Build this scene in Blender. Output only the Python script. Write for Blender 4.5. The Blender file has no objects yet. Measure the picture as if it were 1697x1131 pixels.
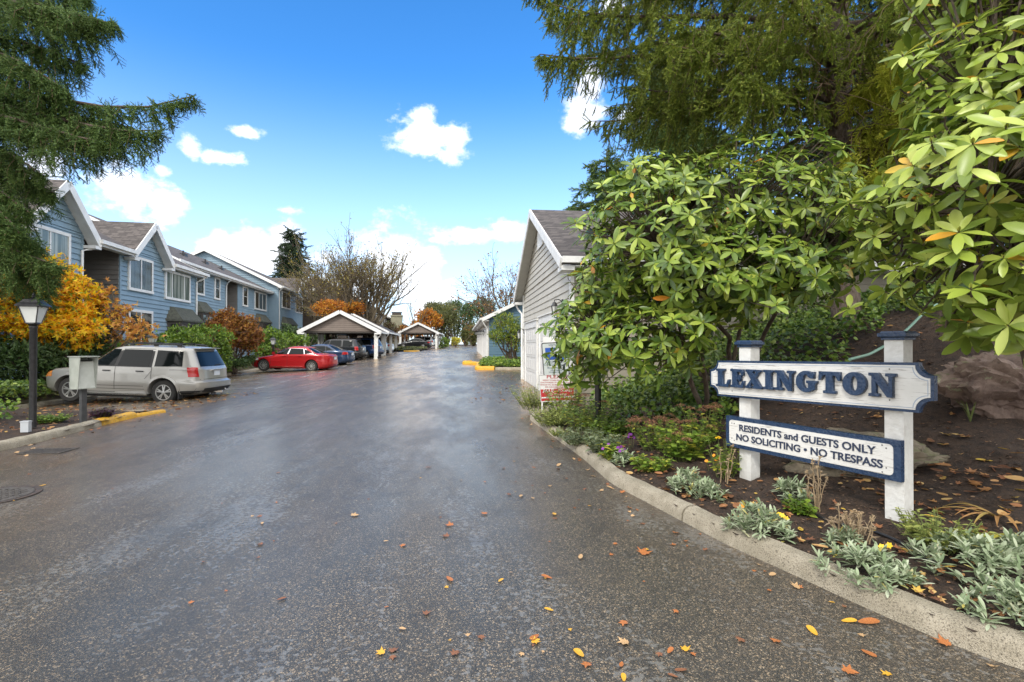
import bpy, math, random
import numpy as np
from math import radians as RAD, pi, sin, cos
from mathutils import Vector
random.seed(7); RNG = np.random.default_rng(7)
C = bpy.context.scene.collection
SC = bpy.context.scene
# ---------------- camera ----------------
FPX, CX, CY, HZ, EYE = 848.0, 848.5, 565.5, 572.0, 1.6
cam = bpy.data.cameras.new('camera'); cam.sensor_width = 36; cam.lens = 36*FPX/1697
cam.clip_start = .05; cam.clip_end = 2500
co = bpy.data.objects.new('camera', cam); C.objects.link(co)
co.location = (0, 0, EYE); co.rotation_euler = (RAD(90+math.degrees(math.atan((HZ-CY)/FPX))), 0, 0)
SC.camera = co
# ---------------- view ----------------
SC.view_settings.view_transform = 'Standard'; SC.view_settings.look = 'None'
SC.view_settings.exposure = 0.93; SC.view_settings.gamma = 1.0
# ---------------- node helper ----------------
class NT:
    def __init__(s, nt): s.nt = nt; s.n = nt.nodes; s.l = nt.links
    def node(s, t, **kw):
        n = s.n.new(t)
        for k, v in kw.items():
            if k.startswith('i_'): s.put(n.inputs[k[2:].replace('_', ' ')], v)
            else: setattr(n, k, v)
        return n
    def put(s, sock, v):
        if isinstance(v, bpy.types.NodeSocket): s.l.new(v, sock)
        elif isinstance(v, (int, float)) and sock.type in ('RGBA',): sock.default_value = (v, v, v, 1)
        elif isinstance(v, (tuple, list)) and sock.type == 'RGBA' and len(v) == 3: sock.default_value = (*v, 1)
        else: sock.default_value = v
    def m(s, op, a, b=0.0, c=0.0, clamp=False):
        n = s.n.new('ShaderNodeMath'); n.operation = op; n.use_clamp = clamp
        s.put(n.inputs[0], a); s.put(n.inputs[1], b); s.put(n.inputs[2], c); return n.outputs[0]
    def sstep(s, x, a, b):
        n = s.n.new('ShaderNodeMapRange'); n.interpolation_type = 'SMOOTHSTEP'
        s.put(n.inputs['Value'], x); s.put(n.inputs['From Min'], a); s.put(n.inputs['From Max'], b); return n.outputs['Result']
    def mix(s, f, a, b, mode='MIX'):
        n = s.n.new('ShaderNodeMix'); n.data_type = 'RGBA'; n.blend_type = mode
        s.put(n.inputs[0], f); s.put(n.inputs[6], a); s.put(n.inputs[7], b); return n.outputs[2]
    def noise(s, vec, scale, detail=3, rough=.5, w=None):
        n = s.n.new('ShaderNodeTexNoise'); n.inputs['Scale'].default_value = scale
        n.inputs['Detail'].default_value = detail; n.inputs['Roughness'].default_value = rough
        if vec is not None: s.l.new(vec, n.inputs['Vector'])
        return n.outputs[0]
    def ramp(s, f, stops, interp='LINEAR'):
        n = s.n.new('ShaderNodeValToRGB'); s.put(n.inputs[0], f); e = n.color_ramp.elements; n.color_ramp.interpolation = interp
        while len(e) < len(stops): e.new(.5)
        for x, (p, c) in zip(e, stops): x.position = p; x.color = (*c, 1)
        return n.outputs[0]
    def scaled(s, vec, sc):
        n = s.n.new('ShaderNodeVectorMath'); n.operation = 'MULTIPLY'; s.l.new(vec, n.inputs[0]); n.inputs[1].default_value = sc; return n.outputs[0]
# ---------------- world: sky + clouds ----------------
SUN_EL, SUN_AZ = 42.0, 205.0            # azimuth clockwise from +Y
W = bpy.data.worlds.new('World'); SC.world = W; W.use_nodes = True
W.node_tree.nodes.clear(); w = NT(W.node_tree)
sky = w.node('ShaderNodeTexSky', sky_type='NISHITA', sun_disc=False)
sky.sun_elevation = RAD(SUN_EL); sky.sun_rotation = RAD(SUN_AZ); sky.air_density = 1.0; sky.dust_density = .3; sky.ozone_density = 2.5
tc = w.node('ShaderNodeTexCoord'); D = tc.outputs['Generated']
sx = w.node('ShaderNodeSeparateXYZ', i_Vector=D)
az = w.m('ARCTAN2', sx.outputs[0], sx.outputs[1]); el = w.m('ARCSINE', sx.outputs[2])
hs = w.node('ShaderNodeHueSaturation', i_Saturation=1.3, i_Value=1.0, i_Color=sky.outputs[0])
skyc = w.mix(1.0, hs.outputs[0], (1.2, 1.46, 1.62), 'MULTIPLY')
n1 = w.noise(w.scaled(D, (1, 1, 1.5)), 20, 7, .62); n2 = w.noise(D, 5, 3, .5)
wisp = w.m('MULTIPLY', w.m('SUBTRACT', n1, .5), 2.2)
def pxaz(px): return math.atan((px-CX)/FPX)
def pxel(px, py): return math.atan((HZ-py)/FPX*cos(pxaz(px)))
BL = [(704,228,50,30,1.1),(752,234,26,30,1.1),(702,200,24,22,1.0),(966,190,36,30,1.2),(978,142,24,26,1.0),(412,218,25,9,.9),(366,263,34,14,.9),(312,246,20,20,.7),
      (206,318,64,42,.75),(274,340,36,28,1.1),(268,282,16,9,.6),(415,425,64,40,1.25),(365,405,42,22,1.0),(470,400,26,36,.9),(795,387,85,13,.75),(720,398,26,6,.5),
      (692,455,42,50,1.15),(705,500,34,40,1.1),(640,430,50,60,.8),(1045,192,24,12,.7),(1015,6,26,14,.9),(560,470,90,46,.8),(840,380,40,16,.8),(740,495,22,40,.5),(480,350,18,6,.4),(60,300,50,60,1.0),(940,330,0.1,0.1,0)]
fld = None
for (px, py, rx, ry, st) in BL[:-1]:
    a0, e0 = pxaz(px), pxel(px, py); ca = cos(a0)
    da = w.m('DIVIDE', w.m('SUBTRACT', az, a0), rx/FPX*ca*ca*1.25); de = w.m('DIVIDE', w.m('SUBTRACT', el, e0), ry/FPX*ca*1.25)
    r = w.m('SQRT', w.m('ADD', w.m('MULTIPLY', da, da), w.m('MULTIPLY', de, de)))
    v = w.m('MULTIPLY', w.m('SUBTRACT', 1.0, r), st)
    fld = v if fld is None else w.m('MAXIMUM', fld, v)
dens = w.sstep(w.m('ADD', fld, w.m('MULTIPLY', wisp, 1.05)), -.04, .66)
# cloud deck added out of frame, around the blue gap, as white fill light
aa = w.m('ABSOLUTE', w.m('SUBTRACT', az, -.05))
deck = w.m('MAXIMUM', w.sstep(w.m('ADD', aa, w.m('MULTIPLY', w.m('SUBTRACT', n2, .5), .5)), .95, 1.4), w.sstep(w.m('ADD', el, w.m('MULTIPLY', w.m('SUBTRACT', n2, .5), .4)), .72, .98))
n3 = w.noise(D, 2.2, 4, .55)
deck_fill = w.ramp(n3, [(.3, (9.5, 9.7, 10.0)), (.7, (14.5, 14.3, 14.0))])
cloudc = w.mix(w.m('MULTIPLY', w.sstep(n2, .42, .60), .7), (8.7, 8.9, 9.3), (6.6, 7.1, 8.1))
haz = w.m('MULTIPLY', w.sstep(el, .50, .0), .68)
base = w.mix(haz, skyc, (6.0, 7.2, 9.3))
colr = w.mix(w.m('MULTIPLY', dens, .96), base, cloudc)
colr = w.mix(w.m('MULTIPLY', deck, .95), colr, deck_fill)
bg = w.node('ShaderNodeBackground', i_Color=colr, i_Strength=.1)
wo = w.node('ShaderNodeOutputWorld', i_Surface=bg.outputs[0])
# ---------------- sun ----------------
sl = bpy.data.lights.new('sun', 'SUN'); sl.energy = 1.2; sl.angle = RAD(12); sl.color = (1, .95, .86)
so = bpy.data.objects.new('sun', sl); C.objects.link(so)
sd = Vector((sin(RAD(SUN_AZ))*cos(RAD(SUN_EL)), cos(RAD(SUN_AZ))*cos(RAD(SUN_EL)), sin(RAD(SUN_EL))))
so.rotation_euler = (-sd).to_track_quat('-Z', 'Y').to_euler(); so.location = (0, 0, 50)
# ---------------- pixel <-> world ----------------
def at(px, py, Y): return np.array(((px-CX)/FPX*Y, Y, EYE-(py-HZ)/FPX*Y))
# ---------------- materials ----------------
MT = {}
def mat(name, col, rough=.6, col2=None, nscale=8, metal=0, bump=0, bscale=60, spec=.5, coat=0, stretch=(1, 1, 1), emit=None, fine=None):
    if name in MT: return MT[name]
    m = bpy.data.materials.new(name); m.use_nodes = True; m.node_tree.nodes.clear(); t = NT(m.node_tree); MT[name] = m
    p = t.node('ShaderNodeBsdfPrincipled', i_Roughness=rough, i_Metallic=metal); p.inputs['Specular IOR Level'].default_value = spec
    if coat: p.inputs['Coat Weight'].default_value = coat; p.inputs['Coat Roughness'].default_value = .05
    o = t.node('ShaderNodeTexCoord').outputs['Object']; v = t.scaled(o, stretch)
    if col2 is not None:
        n = t.noise(v, nscale, 4, .6); c = t.mix(t.sstep(n, .35, .65), col, col2)
        if fine: c = t.mix(t.m('MULTIPLY', t.sstep(t.noise(v, fine[0], 2, .5), .5, .7), fine[2]), c, fine[1])
        t.put(p.inputs['Base Color'], c)
        t.put(p.inputs['Roughness'], t.m('ADD', t.m('MULTIPLY', t.m('SUBTRACT', n, .5), .3), rough, clamp=True))
    else: t.put(p.inputs['Base Color'], col)
    if emit: t.put(p.inputs['Emission Color'], emit[0]); p.inputs['Emission Strength'].default_value = emit[1]
    if bump:
        b = t.node('ShaderNodeBump', i_Strength=bump, i_Distance=.02, i_Height=t.noise(v, bscale, 3, .6)); t.l.new(b.outputs[0], p.inputs['Normal'])
    t.node('ShaderNodeOutputMaterial', i_Surface=p.outputs[0]); return m
def leafmat(name, cols, rough=.5, trans=.25, spec=.5, var=.25):
    """cols: list of (position, colour) picked per leaf"""
    if name in MT: return MT[name]
    m = bpy.data.materials.new(name); m.use_nodes = True; m.node_tree.nodes.clear(); t = NT(m.node_tree); MT[name] = m
    g = t.node('ShaderNodeNewGeometry'); o = t.node('ShaderNodeTexCoord').outputs['Object']
    c = t.ramp(g.outputs['Random Per Island'], cols)
    n = t.noise(o, 1.7, 3, .6)
    h = t.node('ShaderNodeHueSaturation', i_Color=c, i_Value=t.m('ADD', 1-var*.8, t.m('MULTIPLY', n, var*1.6)), i_Saturation=1.0, i_Hue=t.m('ADD', .485, t.m('MULTIPLY', t.noise(o, .9, 2, .5), .03)))
    p = t.node('ShaderNodeBsdfPrincipled', i_Roughness=rough); p.inputs['Specular IOR Level'].default_value = spec
    t.l.new(h.outputs[0], p.inputs['Base Color'])
    tr = t.node('ShaderNodeBsdfTranslucent', i_Color=h.outputs[0])
    mx = t.node('ShaderNodeMixShader'); mx.inputs[0].default_value = trans
    t.l.new(p.outputs[0], mx.inputs[1]); t.l.new(tr.outputs[0], mx.inputs[2])
    t.node('ShaderNodeOutputMaterial', i_Surface=mx.outputs[0]); return m
# ---------------- mesh builders ----------------
class MB:
    def __init__(s): s.v = []; s.f = []; s.mi = []; s.cur = 0
    def add(s, V, F):
        b = len(s.v); s.v.extend([tuple(map(float, p)) for p in V])
        for f in F: s.f.append([int(b+i) for i in f]); s.mi.append(s.cur)
        return s
    def box(s, x0, x1, y0, y1, z0, z1, fn=None):
        V = [(x, y, z) for z in (z0, z1) for y in (y0, y1) for x in (x0, x1)]
        if fn: V = [fn(*p) for p in V]
        return s.add(V, [(0, 2, 3, 1), (4, 5, 7, 6), (0, 1, 5, 4), (2, 6, 7, 3), (0, 4, 6, 2), (1, 3, 7, 5)])
    def prism(s, poly, a0, a1, axis=1):
        """2-D polygon (u,z) extruded along axis between a0 and a1"""
        n = len(poly)
        def q(u, z, a): return (u, a, z) if axis == 1 else ((a, u, z) if axis == 0 else (u, z, a))
        V = [q(u, z, a0) for u, z in poly]+[q(u, z, a1) for u, z in poly]
        F = [list(range(n)), list(range(2*n-1, n-1, -1))]+[(i, (i+1) % n, n+(i+1) % n, n+i) for i in range(n)]
        return s.add(V, F)
    def tube(s, P, R, n=8, cap=True):
        P = [Vector(p) for p in P]; k = len(P)
        if not hasattr(R, '__len__'): R = [R]*k
        up = None; b = len(s.v); V = []
        for i in range(k):
            d = (P[min(i+1, k-1)]-P[max(i-1, 0)])
            if d.length < 1e-9: d = Vector((0, 0, 1))
            d.normalize()
            if up is None: up = d.orthogonal().normalized()
            else:
                up = up-d*up.dot(d); up = up.normalized() if up.length > 1e-6 else d.orthogonal().normalized()
            sd_ = d.cross(up)
            for j in range(n):
                a = 2*pi*j/n; V.append(P[i]+(up*cos(a)+sd_*sin(a))*R[i])
        F = [(i*n+j, i*n+(j+1) % n, (i+1)*n+(j+1) % n, (i+1)*n+j) for i in range(k-1) for j in range(n)]
        if cap: F += [tuple(range(n-1, -1, -1)), tuple(range((k-1)*n, k*n))]
        return s.add(V, F)
    def lathe(s, prof, c=(0, 0, 0), n=16, axis=2):
        V = []
        for r, z in prof:
            for j in range(n):
                a = 2*pi*j/n; x, y = r*cos(a), r*sin(a)
                p = (x, y, z) if axis == 2 else ((x, z, y) if axis == 1 else (z, x, y))
                V.append((p[0]+c[0], p[1]+c[1], p[2]+c[2]))
        k = len(prof)
        F = [(i*n+j, i*n+(j+1) % n, (i+1)*n+(j+1) % n, (i+1)*n+j) for i in range(k-1) for j in range(n)]
        F += [tuple(range(n-1, -1, -1)), tuple(range((k-1)*n, k*n))]
        return s.add(V, F)
    def xf(s, fn, i0=0): s.v[i0:] = [tuple(fn(*p)) for p in s.v[i0:]]; return s
    def build(s, name, mats, parent=None, smooth=None, off=None):
        me = bpy.data.meshes.new(name)
        V = s.v if off is None else [(p[0]-off[0], p[1]-off[1], p[2]-off[2]) for p in s.v]
        me.from_pydata(V, [], s.f)
        for m_ in (mats if isinstance(mats, (list, tuple)) else [mats]): me.materials.append(m_)
        if any(s.mi): me.polygons.foreach_set('material_index', s.mi)
        me.validate(); me.update()
        if smooth:
            me.polygons.foreach_set('use_smooth', [True]*len(me.polygons)); me.set_sharp_from_angle(angle=RAD(smooth))
        o = bpy.data.objects.new(name, me); C.objects.link(o)
        if parent is not None: o.parent = parent
        return o
def npmesh(name, V, F, mats, parent=None, smooth=False, off=None, mi=None):
    V = np.asarray(V, np.float32); F = np.asarray(F, np.int32); k = F.shape[1]
    if off is not None: V = V-np.asarray(off, np.float32)
    me = bpy.data.meshes.new(name)
    me.vertices.add(len(V)); me.vertices.foreach_set('co', V.ravel())
    me.loops.add(F.size); me.loops.foreach_set('vertex_index', F.ravel())
    me.polygons.add(len(F)); me.polygons.foreach_set('loop_start', np.arange(0, F.size, k, dtype=np.int32))
    for m_ in (mats if isinstance(mats, (list, tuple)) else [mats]): me.materials.append(m_)
    if mi is not None: me.polygons.foreach_set('material_index', np.asarray(mi, np.int32))
    me.polygons.foreach_set('use_smooth', np.full(len(F), bool(smooth)))
    me.update(calc_edges=True)
    o = bpy.data.objects.new(name, me); C.objects.link(o)
    if parent is not None: o.parent = parent
    return o
def tag(o, label=None, cat=None, group=None, kind=None):
    if label: o['label'] = label
    if cat: o['category'] = cat
    if group: o['group'] = group
    if kind: o['kind'] = kind
    return o
def thing(name, label, cat, loc=(0, 0, 0), rz=0, group=None):
    o = bpy.data.objects.new(name, None); o.empty_display_size = .2; C.objects.link(o)
    o.location = tuple(map(float, loc)); o.rotation_euler = (0, 0, rz); return tag(o, label, cat, group)
def struct(o): o['kind'] = 'structure'; return o
def dup(root, loc, rz, label, group=None):
    r = root.copy(); C.objects.link(r); r.location = tuple(map(float, loc)); r.rotation_euler = (0, 0, rz); tag(r, label, None, group)
    for ch in list(root.children):
        c = ch.copy(); C.objects.link(c); c.parent = r
        for g in list(ch.children):
            d = g.copy(); C.objects.link(d); d.parent = c
    return r
# ---------------- instancing of small templates (baked into one mesh) ----------------
def nrm(a): return a/np.maximum(np.linalg.norm(a, axis=-1, keepdims=True), 1e-9)
def bake(T, P, X, Z, S):
    """template T=(verts,tris): local x along X, local z along Z (made orthogonal)"""
    tv, tf = T; n = len(P)
    X = nrm(np.asarray(X, float)); Y = nrm(np.cross(Z, X)); Z = np.cross(X, Y)
    S = np.broadcast_to(np.asarray(S, float), (n,))[:, None, None]
    V = np.asarray(P)[:, None]+S*(tv[None, :, 0:1]*X[:, None]+tv[None, :, 1:2]*Y[:, None]+tv[None, :, 2:3]*Z[:, None])
    F = tf[None]+(np.arange(n)*len(tv))[:, None, None]
    return V.reshape(-1, 3), F.reshape(-1, 3)
def merge(L):
    V = []; F = []; b = 0
    for v, f in L: V.append(v); F.append(f+b); b += len(v)
    return np.concatenate(V), np.concatenate(F)
def leafR(L=1, W=.4, fold=.05, droop=.14):
    """rounded oblong leaf"""
    u = [0, .22, .5, .77, .93, 1]; hw = [.0, .60, 1, .84, .40, 0]; V = [(L*t, 0, -droop*L*t*t) for t in u]
    for sg in (1, -1):
        for i in (1, 2, 3, 4): V.append((L*u[i], sg*hw[i]*W/2, -droop*L*u[i]**2+fold*L*hw[i]))
    F = []
    for sg, b in ((1, 6), (-1, 10)):
        q = [(0, 1, b)]+[t for i in (1, 2, 3) for t in ((i, i+1, b+i), (i, b+i, b+i-1))]+[(4, 5, b+3)]
        F += q if sg > 0 else [t[::-1] for t in q]
    return np.array(V, float), np.array(F)
def leafT(L=1, W=.3, fold=.06, droop=.12, wide=.5):
    u = [0, .3, .65, 1]; sp = [(L*t, 0, -droop*L*t*t) for t in u]
    hw = [0, W*.85/2, W/2, 0] if wide > .5 else [0, W/2, W*.8/2, 0]
    V = list(sp)
    for sgn in (1, -1):
        for i in (1, 2): V.append((sp[i][0], sgn*hw[i], sp[i][2]+fold*L))
    F = [(0, 1, 4), (1, 2, 5), (1, 5, 4), (2, 3, 5), (0, 6, 1), (1, 6, 7), (1, 7, 2), (2, 7, 3)]
    return np.array(V, float), np.array(F)
def rnd_unit(n, up=0.0):
    v = RNG.normal(size=(n, 3)); v = nrm(v); v[:, 2] += up; return nrm(v)
def blobpts(blobs, n, shell=.55, noise=.25):
    """points in the outer shell of a union of ellipsoids, with outward normals; blobs: (cx,cy,cz,rx,ry,rz)"""
    B = np.array(blobs, float); wgt = (B[:, 3]*B[:, 4]+B[:, 4]*B[:, 5]+B[:, 3]*B[:, 5]); wgt /= wgt.sum()
    P = []; N = []; c = 0
    while c < n:
        k = RNG.choice(len(B), size=n, p=wgt); d = rnd_unit(n)
        r = (shell+(1-shell)*RNG.random(n)**.6)
        bump = 1+noise*(np.sin(d[:, 0]*5+k*3)*np.sin(d[:, 1]*6+k)*1.2+.6*np.sin(d[:, 2]*9+d[:, 0]*8+k*2))
        p = B[k, :3]+d*B[k, 3:]*(r*bump)[:, None]
        q = np.min(np.linalg.norm((p[:, None]-B[None, :, :3])/(B[None, :, 3:]), axis=2)+0*0, axis=1)
        ok = q > shell*.8
        P.append(p[ok]); N.append(nrm(d[ok]/B[k[ok], 3:])); c += ok.sum()
    return np.concatenate(P)[:n], np.concatenate(N)[:n]
def pxblob(px, py, Y, rx, ry, rd): p = at(px, py, Y); return (p[0], p[1], p[2], rx/FPX*Y, rd, ry/FPX*Y)
# ---------------- ground heights ----------------
_yk = [-60, 8, 15, 22, 30, 41, 55, 74, 90, 100, 115, 150, 200, 340]
_zk = [0, 0, .0, .08, .2, .48, .76, 1.07, 1.3, 1.36, 1.2, 0, -3, -8]
_yt = np.linspace(-60, 340, 801); _zt = np.interp(_yt, _yk, _zk); _ker = np.ones(13)/13
_zt = np.convolve(np.pad(_zt, 6, mode='edge'), _ker, 'valid')
def zr(Y): return np.interp(Y, _yt, _zt)
def zg(X, Y):
    X = np.asarray(X, float); Y = np.asarray(Y, float)
    lx = -8.6-.1*(Y-12); s = np.clip((lx-X)/6, 0, 1)
    return zr(Y)-.045*6*s*np.clip((Y-9)/3, 0, 1)*np.clip((60-Y)/15, 0, 1)
def onground(px, py, dz=0):
    Y = 10.
    for _ in range(30): Y = .5*Y+.5*min(200, (EYE-float(zg((px-CX)/FPX*Y, Y))-dz)*FPX/max(py-HZ, 1))
    X = (px-CX)/FPX*Y; return np.array((X, Y, float(zg(X, Y))+dz))
bdir = np.array((-.169, .986, 0)); bl = np.array((-.986, -.169, 0)); BA = math.atan2(.986, -.169)      # left houses
rdir = np.array((-.098, .995, 0)); rn = np.array((.995, .098, 0)); RA = math.atan2(.995, -.098)        # road, garages
# ================= shared materials =================
M_white = mat('white_paint', (.78, .78, .75), .45, (.66, .66, .62), 6)
M_trim = mat('trim_white', (.80, .80, .78), .5, (.70, .70, .68), 3)
M_black = mat('black_metal', (.018, .018, .020), .38, (.03, .03, .032), 20)
M_bark = mat('bark', (.075, .052, .038), .9, (.13, .10, .075), 14, bump=1, bscale=40, stretch=(1, 1, .3))
M_barkgrey = mat('bark_grey', (.085, .066, .042), .9, (.15, .12, .075), 9, bump=1, bscale=40)
M_twig = mat('dead_twig', (.085, .055, .035), .9, (.14, .09, .05), 5)
# ---- wet asphalt ----
def asphalt():
    m = bpy.data.materials.new('wet_asphalt'); m.use_nodes = True; m.node_tree.nodes.clear(); t = NT(m.node_tree)
    o = t.node('ShaderNodeTexCoord').outputs['Object']
    rot = t.node('ShaderNodeMapping'); t.l.new(o, rot.inputs['Vector']); rot.inputs['Rotation'].default_value = (0, 0, RAD(-5.6)); rv = rot.outputs[0]
    vor = t.node('ShaderNodeTexVoronoi'); vor.inputs['Scale'].default_value = 190; t.l.new(o, vor.inputs['Vector'])
    sx = t.node('ShaderNodeSeparateXYZ', i_Vector=vor.outputs['Color'])
    vor2 = t.node('ShaderNodeTexVoronoi'); vor2.inputs['Scale'].default_value = 105; t.l.new(o, vor2.inputs['Vector'])
    sx2 = t.node('ShaderNodeSeparateXYZ', i_Vector=vor2.outputs['Color'])
    speck = t.ramp(sx.outputs[0], [(0, (.020, .0195, .018)), (.5, (.048, .045, .041)), (.78, (.085, .077, .066)), (.9, (.22, .165, .10)), (1, (.60, .48, .34))])
    speck2 = t.ramp(sx2.outputs[1], [(0, (.020, .0195, .019)), (.84, (.058, .055, .050)), (.93, (.17, .115, .065)), (1, (.50, .38, .25))])
    c = t.mix(.5, speck, speck2)
    big = t.noise(t.scaled(rv, (1, .3, 1)), 1.15, 7, .72); big2 = t.noise(t.scaled(rv, (1.3, .5, 1)), .35, 4, .6)
    fine = t.noise(o, 25, 3, .6)
    # worn, smooth grey streaks where the surface film is closed
    seal = t.m('MULTIPLY', t.sstep(t.m('ADD', big, t.m('MULTIPLY', t.m('SUBTRACT', fine, .5), .75)), .56, .62), .7)
    c = t.mix(seal, c, t.mix(fine, (.13, .127, .12), (.20, .195, .185)))
    dark = t.sstep(big2, .53, .66)
    c = t.mix(t.m('MULTIPLY', dark, .4), c, (.02, .02, .021))
    tan = t.m('MULTIPLY', t.m('MULTIPLY', t.sstep(t.noise(o, .8, 6, .7), .48, .62), t.sstep(t.noise(o, 30, 3, .6), .42, .62)), .42)
    c = t.mix(tan, c, (.13, .10, .07))
    mot = t.noise(o, 3.2, 5, .7); c = t.mix(t.m('MULTIPLY', t.sstep(mot, .5, .62), .35), c, (.022, .022, .023))
    p = t.node('ShaderNodeBsdfPrincipled', i_Base_Color=c); p.inputs['Specular IOR Level'].default_value = .5; film = t.m('ADD', .32, t.m('MULTIPLY', t.sstep(t.noise(t.scaled(rv, (1, .3, 1)), .8, 5, .65), .40, .60), .68)); p.inputs['Specular Tint'].default_value = (1, .97, .92, 1)
    wet = t.sstep(t.noise(t.scaled(rv, (1, .35, 1)), .55, 4, .6), .38, .62)
    ro = t.m('ADD', t.m('MULTIPLY', wet, -.17), t.m('ADD', .46, t.m('MULTIPLY', seal, -.06)))
    t.put(p.inputs['Roughness'], ro)
    hgt = t.m('ADD', t.m('MULTIPLY', vor.outputs['Distance'], -1.0), t.m('MULTIPLY', fine, .6))
    b = t.node('ShaderNodeBump', i_Distance=.006, i_Height=hgt); t.put(b.inputs['Strength'], t.m('SUBTRACT', .5, t.m('MULTIPLY', seal, .35)))
    t.l.new(b.outputs[0], p.inputs['Normal'])
    gl = t.node('ShaderNodeBsdfGlossy', i_Roughness=.25, i_Color=(1, .80, .60)); fr = t.node('ShaderNodeFresnel', i_IOR=1.36)
    mx = t.node('ShaderNodeMixShader'); t.put(mx.inputs[0], t.m('MULTIPLY', fr.outputs[0], film)); t.l.new(p.outputs[0], mx.inputs[1]); t.l.new(gl.outputs[0], mx.inputs[2])
    t.node('ShaderNodeOutputMaterial', i_Surface=mx.outputs[0]); return m
M_asph = asphalt()
def grid_mesh(name, xs, ys, zf, mt, keep=None, smooth=True):
    X, Y = np.meshgrid(xs, ys); Z = zf(X, Y); V = np.stack([X, Y, Z], -1).reshape(-1, 3)
    ny, nx = X.shape; i = np.arange(ny-1)[:, None]*nx+np.arange(nx-1)[None]; F = np.stack([i, i+1, i+nx+1, i+nx], -1).reshape(-1, 4)
    if keep is not None:
        cxy = V[F].mean(1); k = keep(cxy[:, 0], cxy[:, 1]); F = F[k]
    return npmesh(name, V, F, mt, smooth=smooth)
M_ground = mat('ground_soil', (.05, .055, .03), .95, (.09, .07, .045), 1.5)
ys = np.concatenate([np.linspace(-40, 0, 9), np.linspace(2, 130, 90), np.linspace(140, 330, 20), [600, 1500]])
xs = np.concatenate([[-900, -400], np.linspace(-160, -30, 14), np.linspace(-28, 28, 40), np.linspace(30, 160, 14), [400, 900]])
struct(grid_mesh('ground', xs, ys, lambda X, Y: zg(X, Y)-.06, M_ground))
def roadkeep(X, Y): return X > -14.0-.125*(Y-15)
struct(grid_mesh('road', np.arange(-26, 9.01, .5), np.concatenate([np.arange(-6, 60, .5), np.arange(60, 131, 1.)]), lambda X, Y: zg(X, Y), M_asph, keep=roadkeep))
# ================= kerbs and beds =================
M_conc = mat('kerb_concrete', (.33, .29, .215), .85, (.44, .39, .30), 5, bump=.9, bscale=120, fine=(110, (.10, .085, .06), .8))
M_yel = mat('yellow_kerb_paint', (.72, .40, .012), .5, (.60, .31, .01), 9, bump=.5, bscale=70, fine=(26, (.35, .25, .10), .7))
def resample(P, step):
    P = np.array(P, float); d = np.r_[0, np.cumsum(np.linalg.norm(np.diff(P, axis=0), axis=1))]
    # smooth through Catmull-like cubic interpolation
    s = np.linspace(0, d[-1], max(2, int(d[-1]/step)+1)); Q = np.stack([np.interp(s, d, P[:, k]) for k in range(P.shape[1])], 1)
    for _ in range(3): Q[1:-1] = (Q[:-2]+2*Q[1:-1]+Q[2:])/4
    return Q
def kerb(name, P, side, mt, w=.17, h=.125, joint=3.0, z0=-.03):
    """side=+1: bed lies to the left of the walking direction"""
    Q = resample(P, .12); T = np.gradient(Q, axis=0); T /= np.linalg.norm(T, axis=1)[:, None]; Nn = np.stack([-T[:, 1], T[:, 0]], 1)*side
    prof = [(0, z0), (.012, h*.55), (.035, h*.85), (.075, h), (w-.02, h+.004), (w, h-.02), (w, z0)]
    b = MB(); L = np.r_[0, np.cumsum(np.linalg.norm(np.diff(Q, axis=0), axis=1))]; seg = (L//joint).astype(int); k = len(prof)
    for sgi in range(seg.max()+1):
        idx = np.where(seg == sgi)[0]
        if len(idx) < 2:
            continue
        if sgi < seg.max() and idx[-1]+1 < len(Q): idx = np.r_[idx, idx[-1]+1]
        V = []; F = []
        for q, i in enumerate(idx):
            base = float(zg(*Q[i])); jit = .004*sin(i*1.7)
            e = 0.012 if (q == 0 and sgi > 0) else (-.012 if q == len(idx)-1 and sgi < seg.max() else 0)
            for (u, z) in prof:
                p = Q[i]+Nn[i]*u+T[i]*e; V.append((p[0], p[1], base+z+(jit if z > 0 else 0)))
        n = len(idx)
        for q in range(n-1):
            for j in range(k-1): F.append((q*k+j, (q+1)*k+j, (q+1)*k+j+1, q*k+j+1))
        F.append(tuple(range(k))); F.append(tuple((n-1)*k+j for j in range(k-1, -1, -1)))
        b.add(V, F)
    return struct(b.build(name, mt, smooth=40))
KR = [(9, 1.55), (6, 1.62), (4.2, 1.8), (3.1, 2.14), (2.5, 2.5), (2.37, 2.7), (2.19, 3.02), (1.99, 3.5), (1.71, 4.12), (1.53, 4.68), (1.37, 5.2), (1.14, 5.9), (1.0, 7.2), (.70, 9.0), (.42, 10.7), (.36, 11.15), (.50, 11.5), (.9, 11.75)]
kerb('kerb', KR, -1, M_conc)
KRs = resample(KR, .05)
def sdist(X, Y, P=KRs):
    """signed distance to the right-hand kerb, positive inside the bed"""
    X = np.atleast_1d(np.asarray(X, float)); Y = np.atleast_1d(np.asarray(Y, float)); sh = X.shape; X = X.ravel(); Y = Y.ravel(); out = np.empty(len(X))
    T = np.gradient(P, axis=0)
    for a in range(0, len(X), 4000):
        dx = X[a:a+4000, None]-P[None, :, 0]; dy = Y[a:a+4000, None]-P[None, :, 1]; d2 = dx*dx+dy*dy; i = d2.argmin(1); r = np.arange(len(i))
        sg = -(T[i, 0]*dy[r, i]-T[i, 1]*dx[r, i]); out[a:a+4000] = np.sqrt(d2[r, i])*np.sign(sg)
    return out.reshape(sh)
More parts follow.
